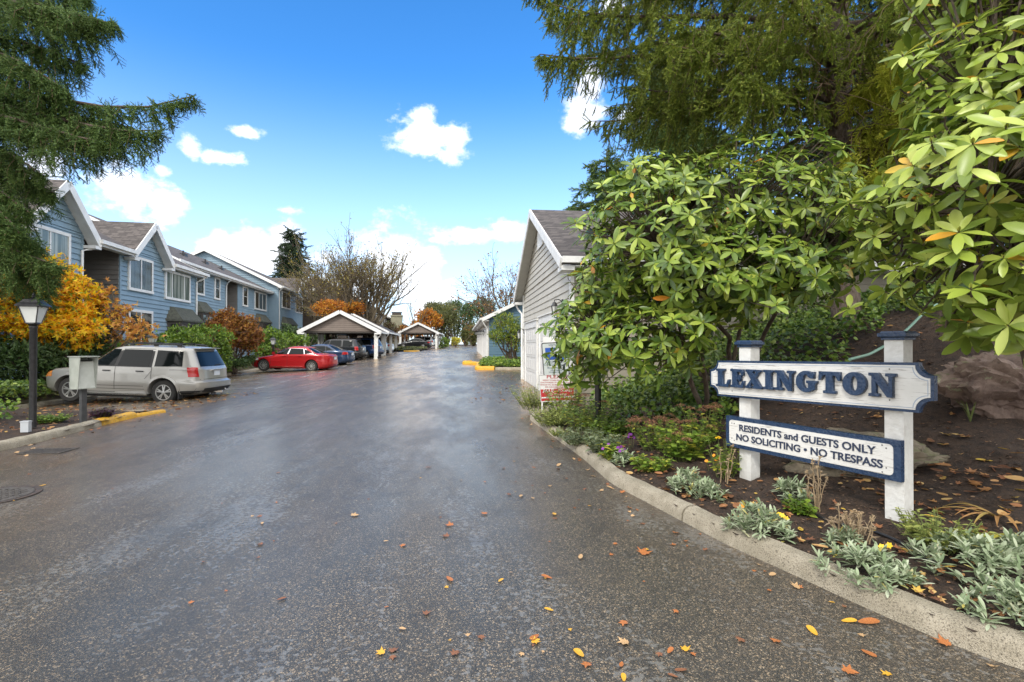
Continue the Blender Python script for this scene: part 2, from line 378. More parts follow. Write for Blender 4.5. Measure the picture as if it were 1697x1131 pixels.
def zbed(X, Y):
    X = np.asarray(X, float); Y = np.asarray(Y, float)
    d = np.maximum(sdist(X, Y).reshape(X.shape if X.shape else (1,)), 0); g = .36+.64*np.clip((Y-4.6)/3.6, 0, 1)**1.1
    g = g*(1-.45*np.clip((Y-9.5)/2.5, 0, 1)*np.clip((4.2-X)/2, 0, 1))
    H = np.interp(d, [0, .5, 1, 2, 3, 4, 6, 8, 12], [0, .01, .08, .42, .85, 1.35, 2.05, 2.4, 2.7])
    z = .105+H*g+.012*np.sin(X*7+Y*3)*np.sin(Y*9-X*2)*np.clip(d*3, 0, 1)+.02*np.sin(X*3.1)*np.sin(Y*2.7)*np.clip(d, 0, 1)
    return z if z.shape != (1,) else float(z[0])
M_soil = mat('bark_mulch', (.022, .014, .010), .95, (.055, .034, .022), 9, bump=1, bscale=90, fine=(70, (.13, .075, .045), .5))
def bedkeep(X, Y): return (sdist(X, Y) > .06) & (Y < 12.62+.098*(X-1.5)) & ((X > 1.3) | (Y < 12.0))
bed = grid_mesh('planting_bed', np.arange(0, 15, .08), np.arange(1.4, 14, .08), zbed, M_soil, keep=bedkeep); struct(bed)
def onbed(px, py):
    Y = 8.
    for _ in range(60):
        X = (px-CX)/FPX*Y; z = zbed(X, Y); Yn = (EYE-z)*FPX/max(py-HZ, 3); Y = .75*Y+.25*min(Yn, 12)
    X = (px-CX)/FPX*Y; return np.array((X, Y, zbed(X, Y)))
# left island
KL = [(-7.55, 4.5), (-7.62, 6.5), (-7.70, 7.71), (-7.78, 8.5), (-8.0, 9.6), (-8.12, 10.15)]
kerb('kerb', KL, 1, M_conc)
kerb('yellow_kerb_end', [(-8.13, 10.18), (-8.22, 10.8), (-8.27, 11.3)], 1, M_yel, w=.17, h=.125, joint=9)
kerb('yellow_kerb_end', [(-8.28, 11.33), (-8.27, 11.7), (-8.2, 12.15)], 1, M_yel, w=.12, h=.07, joint=9)
kerb('island_back_kerb', [(-13.9, 13.0), (-13.0, 12.75), (-12.0, 12.3), (-10.7, 11.75), (-9.2, 11.85), (-8.42, 12.0)], -1, M_conc, h=.10)
def lkeep(X, Y):
    edge = np.interp(Y, [4.5, 6.5, 7.71, 8.5, 10, 11.4, 12.2], [-7.55, -7.62, -7.7, -7.78, -8.0, -8.3, -8.4])-.07
    top = np.interp(X, [-13.9, -13.0, -12.0, -10.7, -9.2, -8.4], [12.95, 12.7, 12.25, 11.7, 11.8, 11.95])-.06
    return (X < edge) & (Y < top)
struct(grid_mesh('island_bed', np.arange(-22, -7.4, .1), np.arange(4, 13, .1), lambda X, Y: zr(Y)+.085+.05*np.clip((-9.5-X)/3, 0, 1)+.012*np.sin(X*6)*np.sin(Y*7)-.3*np.clip((-14-X)/6, 0, 1), M_soil, keep=lkeep))
# parking edge kerb and verge along the left houses
kerb('parking_kerb', [(-13.85, 13.0), (-13.9, 15), (-14.3, 19), (-15.05, 25), (-15.8, 31), (-17, 41), (-19.5, 60)], 1, M_conc, w=.15, h=.12)
def vkeep(X, Y): return (X < -14.0-.125*(Y-15)+.05) & (Y > 12.8)
struct(grid_mesh('left_verge', np.arange(-60, -13, .5), np.arange(12, 80, .5), lambda X, Y: zg(X, Y)+.08+.12*np.clip((-15-X)/3, 0, 1), mat('verge_ground', (.045, .05, .02), .95, (.10, .065, .035), 2.5, bump=1, bscale=30), keep=vkeep))
# right side yellow kerb corner and its bed
kerb('yellow_corner_kerb', [(-1.0, 28.9), (-1.95, 28.95), (-2.15, 29.3), (-2.3, 33.2), (-2.75, 33.9), (-3.35, 34.3), (-3.4, 35.0), (-3.0, 35.5)], -1, M_yel, w=.3, h=.2, joint=50)
kerb('kerb', [(1.2, 28.85), (-.95, 28.9)], -1, M_conc, w=.2, h=.14)
b = MB(); P = [(1.2, 29.1), (-1.9, 29.15), (-2.1, 33.3), (-2.6, 34.1), (-1.8, 35.6), (1.2, 35.6)]
b.add([(x, y, zr(y)+.13) for x, y in P], [tuple(range(6))]); struct(b.build('corner_bed', M_soil))
kerb('yellow_kerb_end', [(-12.4, 58.5), (-11.6, 58.3), (-10.9, 58.8), (-10.8, 60)], 1, M_yel, w=.25, h=.15, joint=9)
b = MB(); P = [(-12.3, 58.7), (-11.1, 58.7), (-11.0, 62), (-11.3, 71), (-15, 71), (-15.3, 59)]
b.add([(x, y, zr(y)+.16) for x, y in P], [tuple(range(6))]); struct(b.build('carport_bed', M_soil))
# painted stall marks
M_mark = mat('worn_line_paint', (.42, .42, .42), .6, (.12, .12, .12), 6)
def stripe(x0, y0, x1, y1, w_=.1):
    n = max(2, int(math.hypot(x1-x0, y1-y0)/.4)); px_, py_ = -(y1-y0), (x1-x0); l = math.hypot(px_, py_); px_ *= w_/2/l; py_ *= w_/2/l; V = []
    for i in range(n+1):
        x = x0+(x1-x0)*i/n; y = y0+(y1-y0)*i/n
        for s_ in (1, -1): V.append((x+s_*px_, y+s_*py_, float(zg(x+s_*px_, y+s_*py_))+.006))
    return V, [(2*i, 2*i+1, 2*i+3, 2*i+2) for i in range(n)]
b = MB()
for Y0 in (18.6, 21.4, 24.2, 27.0, 32.4, 35.2):
    xl = -8.6-.1*(Y0-12); b.add(*stripe(xl-5.0, Y0-.5, xl+.1, Y0)); b.add(*stripe(xl+.1, Y0-.5, xl+.05, Y0+.5))
struct(b.build('stall_markings', M_mark))
# ================= metal things set in the road =================
p = onground(-12, 823); t = thing('manhole_cover', 'round iron manhole cover set in the asphalt at the left edge', 'manhole cover', p+[0, 0, .004])
M_iron = mat('rusty_iron', (.07, .045, .032), .6, (.035, .03, .028), 20, bump=.7, bscale=60)
b = MB(); b.lathe([(.40, 0), (.40, .006), (.345, .006), (.345, .002)], n=40); b.build('rim', M_iron, t)
b = MB(); b.lathe([(.335, -.002), (.335, .008)], n=40)
for i in range(-4, 5):
    for j in range(-4, 5):
        if i*i+j*j < 17: b.box(i*.07-.02, i*.07+.02, j*.07-.02, j*.07+.02, .0085, .013)
b.build('lid', mat('worn_iron', (.05, .042, .035), .6, (.09, .08, .07), 20, bump=.7, bscale=60), t)
p = onground(87, 748); t = thing('storm_drain', 'slotted iron storm drain grate beside the left kerb', 'drain grate', p+[-.05, 0, .005], RAD(4))
b = MB(); b.box(-.30, .30, -.20, -.17, 0, .008); b.box(-.30, .30, .17, .20, 0, .008); b.box(-.3, -.27, -.169, .169, 0, .008); b.box(.27, .3, -.169, .169, 0, .008); b.build('frame', MT['worn_iron'], t)
b = MB()
for i in range(9): x = -.24+i*.06; b.box(x-.016, x+.016, -.168, .168, .001, .007)
b.build('bars', MT['worn_iron'], t)
b = MB(); b.box(-.269, .269, -.169, .169, -.004, .0005); b.build('pit', mat('pit_shade', (.004, .004, .004), .9), t)  # near-black sheet under the bars, painted shade for the drain hole
# ================= buildings =================
M_blue = mat('blue_siding', (.235, .335, .41), .6, (.205, .30, .372), .8)
M_blue2 = mat('deep_blue_siding', (.085, .17, .24), .6, (.075, .15, .21), 1.2)
M_tan = mat('tan_siding', (.535, .51, .445), .6, (.48, .455, .395), 1.0)
M_grey = mat('grey_siding', (.21, .20, .185), .65, (.18, .17, .16), 1.2)
M_brown = mat('brown_siding', (.10, .078, .062), .7, (.085, .066, .053), 1.2)
M_taupe = mat('taupe_siding', (.21, .165, .135), .65, (.185, .145, .12), 1.2)
M_dbrown = mat('dark_brown_trim', (.045, .036, .03), .6, (.06, .05, .04), 8)
def shingle():
    m = bpy.data.materials.new('roof_shingles'); m.use_nodes = True; m.node_tree.nodes.clear(); t = NT(m.node_tree)
    o = t.node('ShaderNodeTexCoord').outputs['Object']; s = t.node('ShaderNodeSeparateXYZ', i_Vector=o)
    cv = t.node('ShaderNodeCombineXYZ'); t.put(cv.inputs[0], t.m('ADD', s.outputs[0], t.m('MULTIPLY', s.outputs[1], .97))); t.put(cv.inputs[1], t.m('MULTIPLY', s.outputs[2], 2.2))
    br = t.node('ShaderNodeTexBrick', offset=.37); t.l.new(cv.outputs[0], br.inputs['Vector'])
    br.inputs['Scale'].default_value = 1; br.inputs['Brick Width'].default_value = .28; br.inputs['Row Height'].default_value = .15; br.inputs['Mortar Size'].default_value = .012; br.inputs['Bias'].default_value = 0
    br.inputs['Color1'].default_value = (.040, .033, .032, 1); br.inputs['Color2'].default_value = (.135, .115, .108, 1); br.inputs['Mortar'].default_value = (.018, .016, .016, 1)
    n = t.noise(o, .8, 4, .6); c = t.mix(t.m('MULTIPLY', n, .25), br.outputs['Color'], (.13, .115, .105))
    p = t.node('ShaderNodeBsdfPrincipled', i_Base_Color=c, i_Roughness=.85)
    bp = t.node('ShaderNodeBump', i_Strength=.7, i_Distance=.02, i_Height=br.outputs['Color']); t.l.new(bp.outputs[0], p.inputs['Normal'])
    t.node('ShaderNodeOutputMaterial', i_Surface=p.outputs[0]); return m
M_roof = shingle()
def glassmat(name, c1, c2, sc=(6, 6, .4), rough=.06):
    m = bpy.data.materials.new(name); m.use_nodes = True; m.node_tree.nodes.clear(); t = NT(m.node_tree)
    o = t.node('ShaderNodeTexCoord').outputs['Object']; n = t.noise(t.scaled(o, sc), 1, 2, .4)
    p = t.node('ShaderNodeBsdfPrincipled', i_Roughness=rough, i_Base_Color=t.mix(t.sstep(n, .4, .62), c1, c2)); p.inputs['Specular IOR Level'].default_value = .5
    bp = t.node('ShaderNodeBump', i_Strength=.08, i_Distance=.05, i_Height=t.noise(o, 1.2, 2, .5)); t.l.new(bp.outputs[0], p.inputs['Normal'])
    t.node('ShaderNodeOutputMaterial', i_Surface=p.outputs[0]); return m
M_glass = glassmat('window_glass', (.012, .016, .014), (.06, .065, .055))
M_curt = glassmat('curtained_glass', (.10, .13, .11), (.33, .36, .32))
def clipx(poly, z):
    xs = []
    for i in range(len(poly)):
        (x0, z0), (x1, z1) = poly[i], poly[(i+1) % len(poly)]
        if (z0-z)*(z1-z) <= 0 and abs(z1-z0) > 1e-9: xs.append(x0+(x1-x0)*(z-z0)/(z1-z0))
    return (min(xs), max(xs)) if len(xs) >= 2 else None
def lap(b, poly, fn, step=.19, z0=None, proj=.038):
    """clapboard wall: convex polygon (u,z); fn(u,out,z)->point, out>0 is outside"""
    zs = [p[1] for p in poly]; lo, hi = min(zs), max(zs); z = lo
    kn = sorted(set(zs)); lev = [lo]; k = math.floor(lo/step)+1
    while k*step < hi-1e-4:
        if k*step > lev[-1]+.01: lev.append(k*step)
        k += 1
    for a in kn[1:-1]:
        if min(abs(a-l) for l in lev) > .02: lev.append(a)
    lev = sorted(lev)+[hi]
    for a, c in zip(lev[:-1], lev[1:]):
        A = clipx(poly, a+1e-5); B = clipx(poly, c-1e-5)
        if not A or not B: continue
        n = max(1, int(max(A[1]-A[0], B[1]-B[0])/6))
        b.add([fn(A[0], proj, a), fn(A[1], proj, a), fn(B[1], .004, c), fn(B[0], .004, c), fn(A[0], 0, a), fn(A[1], 0, a), fn(B[1], 0, c), fn(B[0], 0, c)],
              [(0, 1, 2, 3), (4, 5, 1, 0), (5, 6, 2, 1), (7, 4, 0, 3)])
def fbox(b, fn, u0, u1, o0, o1, z0, z1): b.box(u0, u1, o0, o1, z0, z1, fn=fn)
def window(parent, fn_, u0, u1, z0, z1, cols=2, curt=False, trim=.11, div=None, tm=None, grid=0):
    fn = lambda u, o, z: fn_(u, o+(.034 if o > 0 else 0), z)
    b = MB(); t = trim; tm = tm or M_trim
    fbox(b, fn, u0, u1, 0, .05, z1-t, z1); fbox(b, fn, u0-.02, u1+.02, 0, .065, z0, z0+t); fbox(b, fn, u0, u0+t, 0, .05, z0+t, z1-t); fbox(b, fn, u1-t, u1, 0, .05, z0+t, z1-t)
    e = div or [u0+t+(u1-u0-2*t)*i/cols for i in range(1, cols)]
    for x in e: fbox(b, fn, x-.03, x+.03, 0, .04, z0+t, z1-t)
    if grid: 
        for zz in np.linspace(z0+t, z1-t, grid+1)[1:-1]: fbox(b, fn, u0+t, u1-t, .0, .034, zz-.012, zz+.012)
    w_ = b.build('window', tm, parent)
    b = MB(); xs_ = [u0+t]+list(e)+[u1-t]
    for i in range(len(xs_)-1): b.add([fn(xs_[i], .028, z0+t), fn(xs_[i+1], .028, z0+t), fn(xs_[i+1], .028, z1-t), fn(xs_[i], .028, z1-t)], [(0, 1, 2, 3)])
    pm = M_curt if curt else M_glass
    b.build('pane', pm, w_); return w_
def slab(b, quad, th=.12):
    """roof slab: quad corners of top surface, thickness downward"""
    Q = [np.array(p, float) for p in quad]; V = Q+[p-[0, 0, th] for p in Q]; n = len(Q)
    b.add(V, [tuple(range(n)), tuple(range(2*n-1, n-1, -1))]+[(i, n+i, n+(i+1) % n, (i+1) % n) for i in range(n)])
def beam(b, p, q, w_, h_, up=(0, 0, 1)):
    p = np.array(p, float); q = np.array(q, float); d = nrm(q-p); s_ = nrm(np.cross(d, up)); u_ = np.cross(s_, d)
    V = [a+s_*x*w_/2+u_*y*h_/2 for a in (p, q) for x, y in ((-1, -1), (1, -1), (1, 1), (-1, 1))]
    b.add(V, [(0, 1, 2, 3), (7, 6, 5, 4)]+[(i, (i+1) % 4, 4+(i+1) % 4, 4+i) for i in range(4)])
def downspout(parent, P, r=.045): b = MB(); b.tube(P, r, 8); return b.build('downspout', M_trim, parent, smooth=40)
def bay(parent, fn, u0, u1, z0, ztop):
    """dark timber bay window with a small shingled hip roof"""
    d = .5; b = MB(); e = .35
    for (a, c) in ((u0+.06, u0+e), (u0+e, u1-e), (u1-e, u1-.06)):
        oa = 0 if a == u0+.06 else d; oc = 0 if c == u1-.06 else d
        def g(u, o, z, a=a, c=c, oa=oa, oc=oc):
            t = (u-a)/(c-a); return fn(u, oa+(oc-oa)*t+o, z)
        for (x0, x1, zz0, zz1) in ((a, c, z0, z0+.55), (a, c, ztop-.22, ztop), (a, a+.05, z0+.55, ztop-.22), (c-.05, c, z0+.55, ztop-.22)): b.box(x0, x1, 0, .03, zz0, zz1, fn=g)
        if c-a > .8: b.box((a+c)/2-.03, (a+c)/2+.03, .001, .035, z0+.551, ztop-.221, fn=g)
    w_ = b.build('bay_window', M_dbrown, parent)
    b = MB()
    for (a, c) in ((u0+.06, u0+e), (u0+e, u1-e), (u1-e, u1-.06)):
        oa = 0 if a == u0+.06 else d; oc = 0 if c == u1-.06 else d
        b.add([fn(a, oa+.01, z0+.5), fn(c, oc+.01, z0+.5), fn(c, oc+.01, ztop-.2), fn(a, oa+.01, ztop-.2)], [(0, 1, 2, 3)])
    b.build('pane', M_glass, w_)
    b = MB(); f = .1; zt = ztop+.62
    P = [fn(u0-f, 0, ztop), fn(u0+e-.05, d+f, ztop), fn(u1-e+.05, d+f, ztop), fn(u1+f, 0, ztop), fn(u0+.35, .0, zt), fn(u1-.35, .0, zt), fn(u0+.45, .12, zt), fn(u1-.45, .12, zt)]
    P2 = [p-np.array((0, 0, .08)) for p in P[:4]]
    b.add(P+P2, [(0, 1, 6, 4), (1, 2, 7, 6), (2, 3, 5, 7), (4, 6, 7, 5), (8, 9, 1, 0), (9, 10, 2, 1), (10, 11, 3, 2), (8, 11, 10, 9)])
    b.build('bay_roof', mat('mossy_shingles', (.06, .062, .05), .9, (.10, .105, .08), 9, bump=1, bscale=30), w_)
def mainblock(parent, d0, d1, v0, depth, zb, ze, sid, pitch=.5, over=.4, gut=True, lowend=True, holes=(), rm=None, ends=(1, 1), dorm=()):
    """rectangular block, ridge along local x. front face looks towards -y"""
    zr_ = ze+depth/2*pitch; f = lambda u, o, z: np.array((u, v0-o, z))
    segs = [d0]+[x for h in holes for x in h[:2]]+[d1]
    for i in range(0, len(segs), 2):
        if segs[i+1]-segs[i] > .05:
            b = MB(); lap(b, [(segs[i], zb), (segs[i+1], zb), (segs[i+1], ze), (segs[i], ze)], f); b.build('front_wall', sid, parent)
            for q0, q1 in ((segs[i]-.001, segs[i]+.1), (segs[i+1]-.1, segs[i+1]+.001)): b = MB(); fbox(b, f, q0, q1, -.05, .045, zb, ze-.02); b.build('corner_board', sid, parent)
    poly = [(v0, zb), (v0+depth, zb), (v0+depth, ze), (v0+depth/2, zr_), (v0, ze)]
    if ends[0]: b = MB(); lap(b, poly, lambda u, o, z: np.array((d0-o, u, z))); b.build('end_wall', sid, parent)
    if ends[1]: b = MB(); lap(b, poly, lambda u, o, z: np.array((d1+o, u, z))); b.build('end_wall', sid, parent)
    b = MB(); b.add([(d0, v0+depth, zb), (d1, v0+depth, zb), (d1, v0+depth, ze), (d0, v0+depth, ze)], [(3, 2, 1, 0)]); b.build('back_wall', sid, parent)
    b = MB(); x0, x1 = d0-over, d1+over; yf, yb, ym = v0-over, v0+depth+over, v0+depth/2; zo = ze-over*pitch; th = .16
    slab(b, [(x0, v0-.005, ze+th), (x1, v0-.005, ze+th), (x1, ym, zr_+th), (x0, ym, zr_+th)], th); slab(b, [(x1, yb, zo+th), (x0, yb, zo+th), (x0, ym, zr_+th), (x1, ym, zr_+th)], th)
    cuts = [x0]+[q for dq in dorm for q in dq]+[x1]; sg_ = [(cuts[i], cuts[i+1]) for i in range(0, len(cuts), 2)]
    for (a_, c_) in sg_: slab(b, [(a_, yf, zo+th), (c_, yf, zo+th), (c_, v0-.005, ze+th-.002), (a_, v0-.005, ze+th-.002)], th)
    rf = b.build('roof', rm or M_roof, parent)
    for x in (x0-.02, x1+.02):
        b = MB()
        for (ya, yc) in ((yf, ym), (yb, ym)): beam(b, (x, ya, zo+.04), (x, yc, zr_+.04), .035, .24)
        b.build('rake_board', M_trim, rf)
    for (a_, c_) in sg_:
        b = MB(); b.box(a_, c_, yf-.13, yf-.012, zo+.02, zo+.16); b.box(a_+.01, c_-.01, yf-.013, yf+.02, zo-.06, zo+.15)
        b.box(a_+.02, c_-.02, yf+.019, v0-.03, zo-.035, zo-.005); b.build('gutter', M_trim, rf)
    return rf
def dormer(parent, dc, hw, v0, zb, ze, za, sid, dep, over=.4, roofm=None):
    """front gable flush with the wall; rakes overhang forward"""
    f = lambda u, o, z: np.array((u, v0-o, z))
    b = MB(); lap(b, [(dc-hw, ze-.25), (dc+hw, ze-.25), (dc+hw, ze), (dc, za), (dc-hw, ze)], lambda u, o, z: f(u, o+.012, z)); b.build('gable_wall', sid, parent)
    b = MB(); sl_ = (za-ze)/hw; eo = .28; th = .14; x0, x1 = dc-hw-eo, dc+hw+eo; zo = ze-eo*sl_
    for xe in (x0, x1): slab(b, [(xe, v0-over, zo+th), (dc, v0-over, za+th), (dc, v0+dep, za+th), (xe, v0+dep, zo+th)] if xe < dc else [(dc, v0-over, za+th), (xe, v0-over, zo+th), (xe, v0+dep, zo+th), (dc, v0+dep, za+th)], th)
    rf = b.build('gable_roof', roofm or M_roof, parent)
    b = MB()
    for xe in (x0, x1):
        beam(b, (xe, v0-over-.02, zo+.03), (dc, v0-over-.02, za+.03), .035, .26, up=(0, 1, 0) if False else (0, 0, 1))
        e_ = .34 if xe < dc else -.34; b.box(min(xe, xe+e_), max(xe, xe+e_), v0-over-.03, v0-.03, zo-.13, zo-.02)
        V = [(xe, v0-over, zo+.0), (dc, v0-over, za+.0), (dc, v0-.02, za+.0), (xe, v0-.02, zo+.0)]; V = [(x, y, z-.006) for x, y, z in V]; b.add(V, [(0, 1, 2, 3)])
    b.build('rake_board', M_trim, rf); return rf
P0 = np.array((-15.6, 20.7, 0)); HK = 1.2
def recess(t, d0, d1, v0, zb, ze, mt, dep=1.6):
    b = MB(); f = lambda u, o, z: np.array((u, v0+dep-o, z)); lap(b, [(d0, zb), (d1, zb), (d1, ze), (d0, ze)], f)
    lap(b, [(v0, zb), (v0+dep, zb), (v0+dep, ze), (v0, ze)], lambda u, o, z: np.array((d1-o, u, z))); lap(b, [(v0, zb), (v0+dep, zb), (v0+dep, ze), (v0, ze)], lambda u, o, z: np.array((d0+o, u, z)))
    b.build('entry_recess', mt, t)
# --- block A+B (nearest) ---
zb = -.5
t = thing('blue_townhouse', 'nearest blue townhouse with two small front gables and a grey entry recess', 'house', (*P0[:2], 0), BA)
mainblock(t, -12.5, 6.35, 0, 9.2, zb, 5.42, M_blue, holes=((-2.75, -.55),), dorm=((-5.75, -2.5), (-.2, 3.05)))
recess(t, -2.75, -.55, 0, zb, 5.4, M_grey)
f0 = lambda u, o, z: np.array((u, -o, z))
dormer(t, 1.42, 1.4, 0, zb, 5.42, 6.75, M_blue, 2.6); dormer(t, -4.12, 1.42, 0, zb, 5.42, 6.85, M_blue, 2.8)
window(t, f0, 0.02, 1.9, 3.84, 5.3); window(t, f0, 3.0, 5.55, 3.74, 5.12, curt=True, div=[3.65, 4.9], cols=3); window(t, f0, .02, 1.9, 1.4, 3.08)
window(t, f0, -5.35, -3.45, 3.85, 5.35, curt=True); window(t, f0, -5.35, -3.45, 1.0, 2.9, curt=True)
bay(t, f0, 3.2, 6.1, .7, 2.8)
downspout(t, [(-2.45, -.45, 5.15), (-2.62, -.2, 5.0), (-2.86, -.07, 4.9), (-2.88, -.07, zb)]); downspout(t, [(6.5, -.45, 5.2), (6.4, -.2, 5.0), (6.28, -.07, 4.9), (6.28, -.07, zb)])
# --- block C+D ---
t = thing('blue_townhouse', 'long blue townhouse with one continuous white gutter, behind the bronze maple', 'house', (*P0[:2], 0), BA)
mainblock(t, 7.3, 24.2, 1.5, 9.2, -.4, 6.25, M_blue, holes=((14.75, 16.9),))
recess(t, 14.75, 16.9, 1.5, -.4, 6.2, M_grey)
f1 = lambda u, o, z: np.array((u, 1.5-o, z))
window(t, f1, 8.2, 11.1, 4.6, 6.0); window(t, f1, 12.7, 13.55, 4.55, 6.0, cols=1, grid=2); window(t, f1, 17.9, 18.95, 4.5, 6.0, cols=1, grid=2); window(t, f1, 20.6, 23.6, 4.45, 5.95, cols=3)
bay(t, f1, 9.4, 11.7, 1.0, 3.6); bay(t, f1, 20.7, 23.7, 1.0, 3.5); window(t, f1, 12.6, 14.3, 1.5, 3.0)
downspout(t, [(14.3, 1.05, 6.0), (14.45, 1.3, 5.8), (14.62, 1.43, 5.6), (14.62, 1.43, -.4)])
for d_ in (9.5, 12.2, 15.5, 18.4): b = MB(); b.tube([(d_, 3.1, 7.1), (d_, 3.1, 7.55)], .05, 8); b.build('roof_vent', M_black, t); b = MB(); b.box(d_+.7, d_+1.1, 3.3, 3.7, 7.2, 7.5); b.build('roof_vent', M_black, t)
# --- block E+F ---
t = thing('blue_townhouse', 'farther blue townhouse with two narrow white-edged gables, left of the front carport', 'house', (*P0[:2], 0), BA)
mainblock(t, 24.3, 44.5, .67, 11.6, 0, 6.75, M_blue, holes=((33.2, 36.1),), dorm=((29.75, 33.45), (37.55, 41.25)))
recess(t, 33.2, 36.1, .67, 0, 6.7, M_grey)
f2 = lambda u, o, z: np.array((u, .67-o, z))
dormer(t, 31.6, 1.65, .67, 0, 6.75, 8.2, M_blue, 2.9); dormer(t, 39.4, 1.65, .67, 0, 6.75, 8.2, M_blue, 2.9)
window(t, f2, 25.3, 28.2, 4.9, 6.45); window(t, f2, 30.2, 32.9, 4.8, 6.5); window(t, f2, 37.0, 40.2, 4.8, 6.5, cols=3)
window(t, f2, 30.2, 32.9, 1.7, 3.3); bay(t, f2, 25.2, 29.2, 1.0, 3.5)
downspout(t, [(24.0, .25, 6.5), (24.2, .5, 6.3), (24.42, .6, 6.1), (24.42, .6, 0)])
for o_ in [q for q in bpy.data.objects if q.name.startswith('blue_townhouse')]:
    o_.location = (P0[0]*HK, P0[1]*HK, EYE*(1-HK)); o_.scale = (HK,)*3
# --- brown building further ---
t = thing('brown_apartment_building', 'dark brown gabled apartment building standing behind the big bare tree', 'building', (-20, 68, 0), BA)
fb = lambda u, o, z: np.array((u, -o, z))
mainblock(t, 0, 60, 0, 11.2, .5, 7.7, M_brown)
for u in range(2, 58, 6):
    window(t, fb, u, u+2.4, 5.4, 7.1, curt=(u % 4 == 0)); window(t, fb, u, u+2.4, 2.4, 4.1)
b = MB(); b.prism([(4.2, 8.6), (7.0, 8.6), (5.6, 9.5)], -.06, -.02, axis=0); b.build('gable_vent', M_trim, t)
# --- olive house with chimney ---
t = thing('olive_house', 'distant olive green house with a broad capped chimney', 'house', (-24.6, 118, 0), BA)
mainblock(t, -2, 16, 0, 11, 1, 6.2, mat('olive_siding', (.26, .25, .17), .7, (.22, .21, .145), 2))
b = MB(); b.box(-5.6, -3.4, .5, 2.9, 0, 7.9); b.box(-5.75, -3.25, .35, 3.05, 7.901, 8.15); b.build('chimney', MT['olive_siding'], t)
b = MB(); b.box(-5.4, -3.6, .7, 2.7, 8.151, 8.75); b.box(-5.55, -3.45, .55, 2.85, 8.751, 8.85); b.build('chimney_cap', M_dbrown, t)
# house whose roof peeps over the crest
t = thing('low_house', 'low house beyond the crest of the road, only its grey roof showing', 'house', (-15.5, 150, 0), RAD(172))
mainblock(t, -8, 9, 0, 12, -5, -.9, M_tan, pitch=.42)
# ================= garages =================
def lampfix(t, x, y, z):
    b = MB(); b.tube([(x, y, z+.12), (x-0, y+.10, z+.2), (x, y+.22, z+.18), (x, y+.22, z+.1)], .014, 6); b.box(x-.05, x+.05, y-.01, y+.02, z-.02, z+.2)
    w_ = b.build('wall_lamp', M_black, t)
    b = MB(); b.lathe([(.02, z+.13), (.05, z+.11), (.09, z+.03), (.10, z+.02), (.085, z+.015)], (x, y+.22, 0), 6); b.lathe([(.05, z-.22), (.012, z-.26), (.005, z-.30)], (x, y+.22, 0), 6)
    for k in range(6):
        a = k*pi/3; b.tube([(x+.088*cos(a), y+.22+.088*sin(a), z+.015), (x+.052*cos(a), y+.22+.052*sin(a), z-.22)], .008, 4)
    b.build('lamp_cage', M_black, w_)
    b = MB(); b.lathe([(.078, z+.012), (.046, z-.218)], (x, y+.22, 0), 6); b.build('lamp_glass', mat('frosted_glass', (.55, .57, .55), .25, spec=.6), w_)
M_door = mat('garage_door', (.76, .75, .72), .5, (.70, .69, .66), 2)
def garagedoor(t, fn_, u0, u1, zb_, zt, n=4):
    fn = lambda u, o, z: fn_(u, o+(.034 if o > 0 else 0), z)
    b = MB(); fbox(b, fn, u0-.16, u0, .0, .05, zb_, zt); fbox(b, fn, u1, u1+.16, 0, .05, zb_, zt); fbox(b, fn, u0-.16, u1+.16, 0, .05, zt+.001, zt+.24); fbox(b, fn, u0-.22, u1+.22, 0, .09, zt+.242, zt+.28)
    d_ = b.build('garage_door', M_trim, t)
    b = MB(); hh = (zt-zb_)/n
    for i in range(n):
        fbox(b, fn, u0+.002, u1-.002, -.05, .012, zb_+hh*i+.008, zb_+hh*(i+1)-.008)
        m = max(2, int((u1-u0)/.6)); ww = (u1-u0-.1)/m
        for j in range(m): fbox(b, fn, u0+.1+ww*j, u0+ww*(j+1), .0125, .022, zb_+hh*i+.10, zb_+hh*(i+1)-.10)
    b.build('door_panels', M_door, d_); return d_
G0 = np.array((1.5, 12.7, 0))       # near road-side corner; local x along the road, local +y towards the road
t = thing('tan_garage', 'tan clapboard garage with white doors and an open gable facing the road', 'garage', G0, RA)
WG, ZE, ZA, DG = 9.95, 3.78, 6.12, 11.0; SL = (ZA-ZE)/(WG/2)
fg = lambda u, o, z: np.array((u, o, z))
b = MB(); lap(b, [(0, 0), (WG, 0), (WG, ZE), (WG/2, ZA), (0, ZE)], fg, step=.2, proj=.03); b.build('gable_wall', M_tan, t)
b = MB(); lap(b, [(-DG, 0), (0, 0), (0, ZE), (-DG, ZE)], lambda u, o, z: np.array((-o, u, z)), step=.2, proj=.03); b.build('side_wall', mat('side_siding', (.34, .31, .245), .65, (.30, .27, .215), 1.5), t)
b = MB(); lap(b, [(-DG, 0), (0, 0), (0, ZE), (-DG, ZE)], lambda u, o, z: np.array((WG+o, u, z)), step=.2); b.add([(0, -DG, 0), (WG, -DG, 0), (WG, -DG, ZE), (WG/2, -DG, ZA), (0, -DG, ZE)], [(0, 1, 2, 3, 4)]); b.build('rear_wall', M_tan, t)
for q0, q1 in ((-.04, .13), (WG-.13, WG+.04)): b = MB(); fbox(b, fg, q0, q1, -.04, .055, 0, ZE); b.build('corner_board', M_trim, t)
ov, ro = .38, .55; zo = ZE-ro*SL; th = .15; b = MB()
slab(b, [(-ro, -DG-.3, zo+th), (-ro, ov, zo+th), (WG/2, ov, ZA+th), (WG/2, -DG-.3, ZA+th)], th); slab(b, [(WG+ro, ov, zo+th), (WG+ro, -DG-.3, zo+th), (WG/2, -DG-.3, ZA+th), (WG/2, ov, ZA+th)], th)
rf = b.build('roof', M_roof, t)
